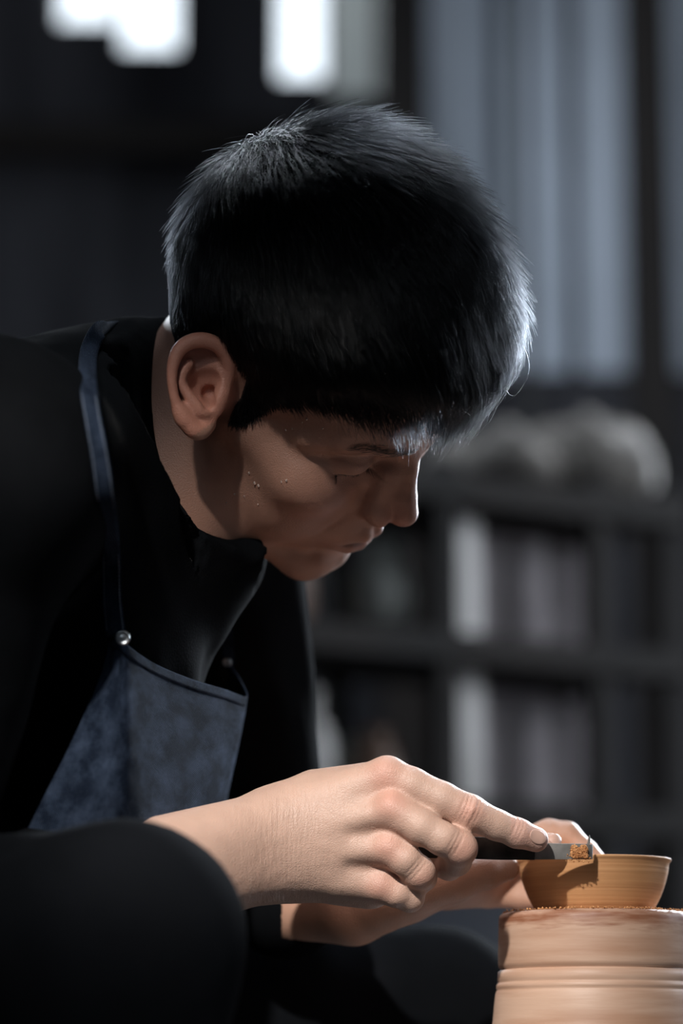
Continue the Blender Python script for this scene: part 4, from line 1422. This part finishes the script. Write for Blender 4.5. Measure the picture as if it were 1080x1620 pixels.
# fewer roots on the side that can never be seen
keep = (l[:, 1] < 5.5) | (l[:, 2] > 8) | (rng.random(len(l)) < 0.4)
l = l[keep]; sc_ = sc_[keep]
N_ = min(len(l), 46000)
l = l[:N_]; sc_ = sc_[:N_]
gr = grad(face, l)
fl = l - WH
fl = fl + np.array([2.6, 0, 0], np.float32) * np.clip((l[:, 2:3] - 4) / 5, 0, 1)
side = np.clip((5.5 - l[:, 2:3]) / 4, 0, 1)
fl = fl + np.array([1.2, 0, -5.0], np.float32) * side
clump = np.stack([vnoise(l, 0.9, 51), vnoise(l, 0.9, 52), vnoise(l, 0.9, 53)], -1) * 3.2
fl = fl + clump
fl = fl - (fl * gr).sum(1, keepdims=True) * gr
fl /= np.linalg.norm(fl, axis=1, keepdims=True) + 1e-6
topw = np.clip((l[:, 2] + 0.25 * np.maximum(-l[:, 0] - 2, 0) - 3.0) / 5.5, 0, 1)
ln = 0.6 + 3.2 * topw ** 1.1 + rng.normal(0, 0.45, N_) * (0.15 + topw)
ln = np.clip(ln * np.clip(0.35 + sc_ / 2.5, 0.35, 1), 0.35, 4.6)
front = np.clip((l[:, 0] - 3.5) / 3, 0, 1) * topw
ln = ln + rng.uniform(0.2, 2.0, N_) * front
lift = 0.25 + 0.45 * topw + 0.35 * rng.random(N_) * (0.3 + topw) + 0.25 * vnoise(l, 1.4, 55) * topw
stray = rng.random(N_) < 0.035
lift = np.where(stray, lift + 0.7, lift)
lift = lift * np.where(l[:, 0] < -5, 0.6, 1.0)
p0 = toS(l + gr * (hair_thick(l) * np.clip(sc_ / 1.2, 0.1, 1) * 0.5)[:, None])
nS = gr @ HM.T; tS = fl @ HM.T
grav = np.tile(np.array([0.10, 0, -0.35]), (N_, 1)) * (front[:, None] * 1.3 + 0.15)
rad = rng.uniform(0.010, 0.022, N_)
rad = rad * 0.9
HX = strands(p0, nS, tS, ln, lift, 6, rad, capsurf, 0.05 + hair_thick(l) * (0.15 + 0.6 * rng.random(N_)), 0.22, grav, 61, clumps=4000, raw=True)
HAIR = link('hair', np_mesh('hair', S2W(CV), CF, M['hair_under']), PERSON)


def hair_curves(name, X, rad, m, parent):
    n, K = X.shape[:2]
    cu = bpy.data.hair_curves.new(name)
    cu.add_curves([K] * n)
    cu.position_data.foreach_set('vector', S2W(X).astype(np.float32).ravel())
    tp_ = 0.25 + 0.75 * np.linspace(1, 0, K) ** 0.6
    ra = cu.attributes.get('radius') or cu.attributes.new('radius', 'FLOAT', 'POINT')
    ra.data.foreach_set('value', (rad[:, None] * tp_[None] * 0.01).astype(np.float32).ravel())
    cu.materials.append(m)
    return link(name, cu, parent)


hair_curves('hair_strands', HX, rad, M['hair'], HAIR)['kind'] = 'stuff'
HAIR['label'] = 'short black hair falling over the forehead'

# eyebrows
for sgn in (-1, 1):
    nb = 260
    t = rng.random(nb)
    yy = 1.0 + t * 3.9
    zz = 3.45 + 0.75 * np.sin(t * 2.3) - 0.25 * t + rng.normal(0, 0.22, nb)
    lb = np.stack([np.full(nb, 8.6), sgn * yy, zz], -1).astype(np.float32)
    for _ in range(8):
        lb = (lb - np.array([1, 0, 0], np.float32) * face(lb)[:, None] * 0.8).astype(np.float32)
    gb = grad(face, lb)
    fb = np.stack([-0.35 * np.ones(nb), sgn * np.ones(nb), 0.5 - 0.9 * t], -1)
    bV, bF = strands(toS(lb), gb @ HM.T, fb @ HM.T, np.full(nb, 0.62) * rng.uniform(.6, 1.2, nb), np.full(nb, 0.55), 4, np.full(nb, 0.010), lambda p: face(toL(p)), np.full(nb, 0.03), 0.15, None, 71)
    eb = link('eyebrow', np_mesh('eyebrow', S2W(bV), bF, M['brow']), BODY)
    # lashes
    nl = 60
    yy = 2.0 + rng.random(nl) * 2.5
    lb = np.stack([np.full(nl, 8.4), sgn * yy, 0.95 - 0.10 * (yy - 3.1) ** 2], -1).astype(np.float32)
    for _ in range(8):
        lb = (lb - np.array([1, 0, 0], np.float32) * face(lb)[:, None] * 0.8).astype(np.float32)
    fb = np.stack([np.ones(nl), sgn * (yy - 3.1) * .3, -0.8 * np.ones(nl)], -1)
    bV, bF = strands(toS(lb), grad(face, lb) @ HM.T, fb @ HM.T, np.full(nl, 0.65), np.full(nl, 0.9), 4, np.full(nl, 0.009), lambda p: face(toL(p)), np.full(nl, 0.0), 0.1, None, 72)
    link('eyelashes', np_mesh('eyelashes', S2W(bV), bF, M['brow']), BODY)

# sweat beads on temple, cheek and wrist
bu = np.array([(452, 680), (462, 678), (485, 662), (510, 677), (394, 748), (403, 764), (409, 768), (445, 762), (453, 760), (371, 782), (386, 785), (358, 795), (408, 798), (478, 668)], float)
hp = hit(head_S, bu)
ico = None
for i, (q_, s_) in enumerate(zip(hp, np.r_[.06, .05, .08, .06, .07, .09, .08, .06, .08, .07, .05, .045, .05, .05])):
    g_ = grad(head_S, q_[None].astype(np.float32))[0]
    vv = []; k1, k2 = 8, 6
    for a in range(k2 + 1):
        for b_ in range(k1):
            th_, ph_ = math.pi * a / k2, 2 * math.pi * b_ / k1
            vv.append(q_ + s_ * np.array([0.9 * math.sin(th_) * math.cos(ph_), 0.9 * math.sin(th_) * math.sin(ph_), 1.15 * math.cos(th_)]) + g_ * s_ * .2)
    ff = [(a * k1 + b_, a * k1 + (b_ + 1) % k1, (a + 1) * k1 + (b_ + 1) % k1, (a + 1) * k1 + b_) for a in range(k2) for b_ in range(k1)]
    link('sweat_bead', np_mesh('sweat_bead', S2W(np.array(vv)), ff, M['water']), BODY)


# ------------------------------------------------------------ apron
def sheet(name, G, m, parent, thick=0.0012, uvs=(1, 1)):
    """G: (r, c, 3) grid of sculpt points -> cloth sheet"""
    r, c = G.shape[:2]
    F = [(i * c + j, i * c + j + 1, (i + 1) * c + j + 1, (i + 1) * c + j) for i in range(r - 1) for j in range(c - 1)]
    me = np_mesh(name, S2W(G.reshape(-1, 3)), F, m)
    uvl = me.uv_layers.new(name='uv')
    idx = np.empty(len(me.loops), np.int32); me.loops.foreach_get('vertex_index', idx)
    uv = np.stack([(idx % c) / (c - 1) * uvs[0], (idx // c) / (r - 1) * uvs[1]], -1).astype(np.float32)
    uvl.data.foreach_set('uv', uv.ravel())
    o = link(name, me, parent)
    s = o.modifiers.new('thick', 'SOLIDIFY'); s.thickness = thick; s.offset = 0
    return o


rows = [
    [(176, 1003, -9.6), (186, 1006, -10.0), (206, 1026, -9.4), (245, 1052, -6.4), (300, 1075, -2.2), (352, 1091, 2.2), (389, 1103, 6.4), (380, 1078, 9.9), (361, 1050, 12.8)],
    [(163, 1060, -9.8), (184, 1066, -10.4), (204, 1076, -9.8), (246, 1096, -6.6), (300, 1118, -2.4), (350, 1132, 2.0), (383, 1140, 6.4), (376, 1120, 10.4), (362, 1095, 14.3)],
    [(136, 1125, -10.3), (172, 1135, -11.0), (201, 1142, -10.3), (246, 1155, -7.0), (300, 1170, -2.6), (345, 1180, 1.8), (374, 1185, 6.4), (370, 1170, 10.9), (358, 1150, 14.8)],
    [(103, 1195, -11.0), (160, 1206, -11.6), (199, 1212, -10.8), (246, 1220, -7.4), (300, 1230, -2.8), (340, 1236, 1.6), (362, 1240, 6.4), (360, 1230, 11.4), (350, 1210, 15.3)],
    [(62, 1275, -11.6), (140, 1284, -12.0), (196, 1290, -11.0), (246, 1296, -7.6), (296, 1302, -3.0), (330, 1306, 1.4), (350, 1308, 6.4), (350, 1300, 11.4), (345, 1290, 15.8)],
    [(20, 1360, -11.6), (110, 1372, -11.8), (190, 1380, -10.8), (244, 1385, -7.6), (290, 1390, -3.0), (322, 1392, 1.4), (342, 1394, 6.4), (344, 1390, 11.4), (340, 1380, 15.8)],
]
nc_, nr_ = 90, 70
R1 = np.stack([spline([P(*q) for q in r], nc_) for r in rows], 0)
G = np.stack([spline(R1[:, j], nr_) for j in range(nc_)], 1)
# soft wrinkles
gp = G.reshape(-1, 3).astype(np.float32)
wr = (0.10 * vnoise(gp, 1.1, 81) + 0.05 * vnoise(gp, 2.4, 82)).reshape(nr_, nc_)
wr *= np.clip(np.linspace(0, 3, nr_), 0.15, 1)[:, None]
G[..., 1] += wr * 1.6
APRON = tag(empty('apron', S2W(G[0, 3])), None)
APRON.parent = PERSON
APRON.matrix_parent_inverse = Matrix.Translation(-Vector(PERSON.location))
APRON['label'] = 'dark blue denim bib apron'
bib = sheet('bib', G, M['denim'], APRON, 0.0014, (0.34, 0.2))
# hem along the top: a second layer of cloth turned over
hem = np.stack([G[0] + np.array([0, -0.10, 0.06]), G[0] * .5 + G[1] * .5 + np.array([0, -0.13, 0]), G[3] + np.array([0, -0.13, 0]), G[5] + np.array([0, -0.10, 0])], 0)
sheet('hem', hem, M['denim'], APRON, 0.0012, (0.34, 0.012))


def ribbon(name, cpts, width, m, parent, n=60, off=0.0, thick=0.0015, twist=None):
    c = spline(cpts, n)
    tg = np.gradient(c, axis=0); tg /= np.linalg.norm(tg, axis=1, keepdims=True)
    view = c - np.array([0, -DIST, 0]); view /= np.linalg.norm(view, axis=1, keepdims=True)
    sd = np.cross(tg, view); sd /= np.linalg.norm(sd, axis=1, keepdims=True)
    if twist is not None:
        a = np.interp(np.linspace(0, 1, n), [t_[0] for t_ in twist], [t_[1] for t_ in twist])[:, None]
        nn = np.cross(sd, tg)
        sd = sd * np.cos(a) + nn * np.sin(a)
    w = np.asarray(width if np.ndim(width) else [width] * n).reshape(-1, 1)
    if len(w) != n:
        w = np.interp(np.linspace(0, 1, n), np.linspace(0, 1, len(w)), w[:, 0])[:, None]
    k = 7
    G_ = np.stack([c + sd * w * (j / (k - 1) - .5) for j in range(k)], 1)
    return sheet(name, G_, m, parent, thick, (0.012, 0.2)), c, sd, w


near = [(152, 531), (142, 560), (141, 610), (149, 665), (160, 725), (170, 800), (177, 880), (181, 950), (183, 1004)]
np_ = hit(shirt, near, -40)
np_[:, 1] -= 0.75
np_[0] = np_[1] + (P(156, 524, np_[1][1] + 3) - np_[1]) * 1.0
np_[-1] = P(183, 1006, -10.3)
np_[-2, 1] = min(np_[-2, 1], -9.8)
back = [P(170, 522, np_[0][1] + 4), P(200, 520, np_[0][1] + 9)]
st, c_, sd_, w_ = ribbon('strap', [back[1], back[0]] + list(np_), [1.0, 1.0, 1.02, 0.95, 0.95, 1.0, 1.05, 1.1], M['denim'], APRON, 90, twist=[(0, 0.2), (.3, 0.2), (.5, 0.45), (.7, 0.15), (1, 0.1)])
far = [P(345, 780, 17), P(352, 880, 15.5), P(356, 940, 14), P(358, 1000, 13.4), P(362, 1052, 12.8)]
ribbon('strap', far, 0.75, M['denim'], APRON, 40)


# stitches: short light threads down both edges of the near strap
def stitches(name, A, Bv, parent, r=0.022):
    V, F = [], []
    for a, b in zip(A, Bv):
        t = b - a; t = t / np.linalg.norm(t)
        s = np.cross(t, [0, -1, 0]); s /= np.linalg.norm(s); u = np.cross(t, s)
        n = len(V)
        for e in (a, b):
            for (x, y) in ((1, 0), (0, 1), (-1, 0), (0, -1)):
                V.append(e + r * (x * s + y * u))
        F += [(n, n + 1, n + 5, n + 4), (n + 1, n + 2, n + 6, n + 5), (n + 2, n + 3, n + 7, n + 6), (n + 3, n, n + 4, n + 7)]
    o = link(name, np_mesh(name, S2W(np.array(V)), F, M['thread']), parent)
    o['kind'] = 'stuff'
    return o


fine = spline(c_, 420); fs = spline(sd_ * w_, 420)
nrm = np.array([0, -0.11, 0])
A = np.concatenate([fine[130:410:3] + sgn * 0.40 * fs[130:410:3] + nrm for sgn in (-1, 1)])
B_ = np.concatenate([fine[132:412:3] + sgn * 0.40 * fs[132:412:3] + nrm for sgn in (-1, 1)])
stitches('stitching', A, B_, APRON)

# snap buttons
def button(c, r, parent):
    c = np.asarray(c)
    w0 = S2W(c)
    q_ = (Vector(cam.location) - Vector(w0)).to_track_quat('Z', 'Y')
    prof = [(0, .0012), (r * .35, .0012), (r * .55, .0006), (r * .7, .0016), (r * .88, .0018), (r, .0010), (r, -.001), (0, -.001)]
    o = MB().lathe(prof, (0, 0, 0), 28).build('button', M['button'], None, smooth=True)
    o.parent = parent
    o.matrix_parent_inverse = Matrix.Translation(-Vector(w0)) if False else parent.matrix_world.inverted()
    o.matrix_basis = Matrix.Identity(4)
    o.parent = None
    o.location = w0
    o.rotation_euler = q_.to_euler()
    bpy.context.view_layer.update()
    mw = o.matrix_world.copy()
    o.parent = parent
    o.matrix_parent_inverse = parent.matrix_world.inverted()
    o.matrix_world = mw
    return o


bpy.context.view_layer.update()
button(P(194, 1009, -10.6), 0.0041, APRON)
button(P(359, 1048, 12.2), 0.0028, APRON)

# ================================================================== trimming tool
TOOL = tag(empty('trimming_tool', S2W(P(800, 1342, -2.6))), 'flat steel trimming tool with bent tip held against the bowl rim', 'trimming tool')


def strip(name, path, hgt, th, m, parent, up=None):
    """flat bar: path of sculpt points (centre line), standing on edge"""
    V, F = [], []
    path = [np.asarray(q, float) for q in path]
    for i, c in enumerate(path):
        t = path[min(i + 1, len(path) - 1)] - path[max(i - 1, 0)]; t /= np.linalg.norm(t)
        z = np.array([0, 0, 1.0]); z -= z.dot(t) * t; z /= np.linalg.norm(z)
        s = np.cross(t, z)
        h_ = hgt[i] / 2 if np.ndim(hgt) else hgt / 2
        for (a, b) in ((-1, -1), (1, -1), (1, 1), (-1, 1)):
            V.append(c + s * a * th / 2 + z * b * h_)
    for i in range(len(path) - 1):
        for k in range(4):
            F.append((i * 4 + k, i * 4 + (k + 1) % 4, i * 4 + 4 + (k + 1) % 4, i * 4 + 4 + k))
    n = len(V)
    F += [(3, 2, 1, 0), (n - 4, n - 3, n - 2, n - 1)]
    me = np_mesh(name, S2W(np.array(V)), F, m, smooth=False)
    o = link(name, me, parent)
    b = o.modifiers.new('bevel', 'BEVEL'); b.width = 0.0002; b.segments = 2
    return o


strip('handle', [P(655, 1339, -2.9), P(720, 1340, -2.75), P(790, 1343, -2.6), P(846, 1346, -2.5)], [1.3, 1.3, 1.25, 1.05], 0.16, M['steel_dark'], TOOL)
strip('blade', [P(840, 1346, -2.5), P(880, 1347, -2.35), P(915, 1347, -2.2), P(931, 1347.5, -2.1), P(935, 1347.5, -1.95), P(936, 1347.5, -1.75)], [1.0, .92, .90, .88, .86, .84], 0.11, M['steel'], TOOL)
strip('spur', [P(932, 1334, -2.0), P(933, 1327, -2.0), P(933.5, 1322, -2.0)], [.09, .09, .05], 0.07, M['steel'], TOOL) if False else None
V = []
sp_ = MB()
for (u, v, d, r) in ((930, 1336, -2.02, .09), (931.5, 1330, -2.02, .075), (932, 1324, -2.02, .05), (932, 1321, -2.02, .02)):
    c = P(u, v, d)
    for k in range(6):
        a = 2 * math.pi * k / 6
        V.append(S2W(c + np.array([r * math.cos(a), r * math.sin(a), 0])))
F = [(i * 6 + k, i * 6 + (k + 1) % 6, i * 6 + 6 + (k + 1) % 6, i * 6 + 6 + k) for i in range(3) for k in range(6)]
link('spur', np_mesh('spur', V, F, M['steel']), TOOL)
# wet clay caught on the blade
cl = []; sz = []
for _ in range(900):
    u, v = rng.uniform(903, 929), rng.uniform(1337, 1357)
    if v < 1339 + 3 * math.sin(u * .4) or (u < 908 and v < 1346 and rng.random() < .6):
        continue
    cl.append(S2W(P(u, v, -2.30 - rng.random() * .06))); sz.append(rng.uniform(.0004, .0011))
for _ in range(60):
    u, v = rng.uniform(893, 934), rng.uniform(1352, 1364)
    cl.append(S2W(P(u, v, -2.2 - rng.random() * .15))); sz.append(rng.uniform(.0003, .0008))
o = link('clay_smear', crumbs('clay_smear', cl, sz, M['clay_crumb'], 5), TOOL)
o['kind'] = 'stuff'

# ================================================================== stool under the potter
sx, sy = potter_base[0], potter_base[1]
stool = tag(empty('stool', (sx, sy, 0)), 'low round wooden stool under the seated potter', 'stool')
sz_ = potter_base[2] - 0.113
MB().lathe([(0, 0), (.15, 0), (.155, .004), (.155, .026), (.15, .03), (0, .03)], (sx, sy, sz_ - .03), 48).build('seat', M['wood_dark'], stool)
for k in range(4):
    a = math.pi / 4 + k * math.pi / 2
    MB().lathe([(0, 0), (.014, 0), (.018, sz_ - .03), (0, sz_ - .03)], (sx + .11 * math.cos(a), sy + .11 * math.sin(a), 0), 16).build('leg', M['wood_dark'], stool)
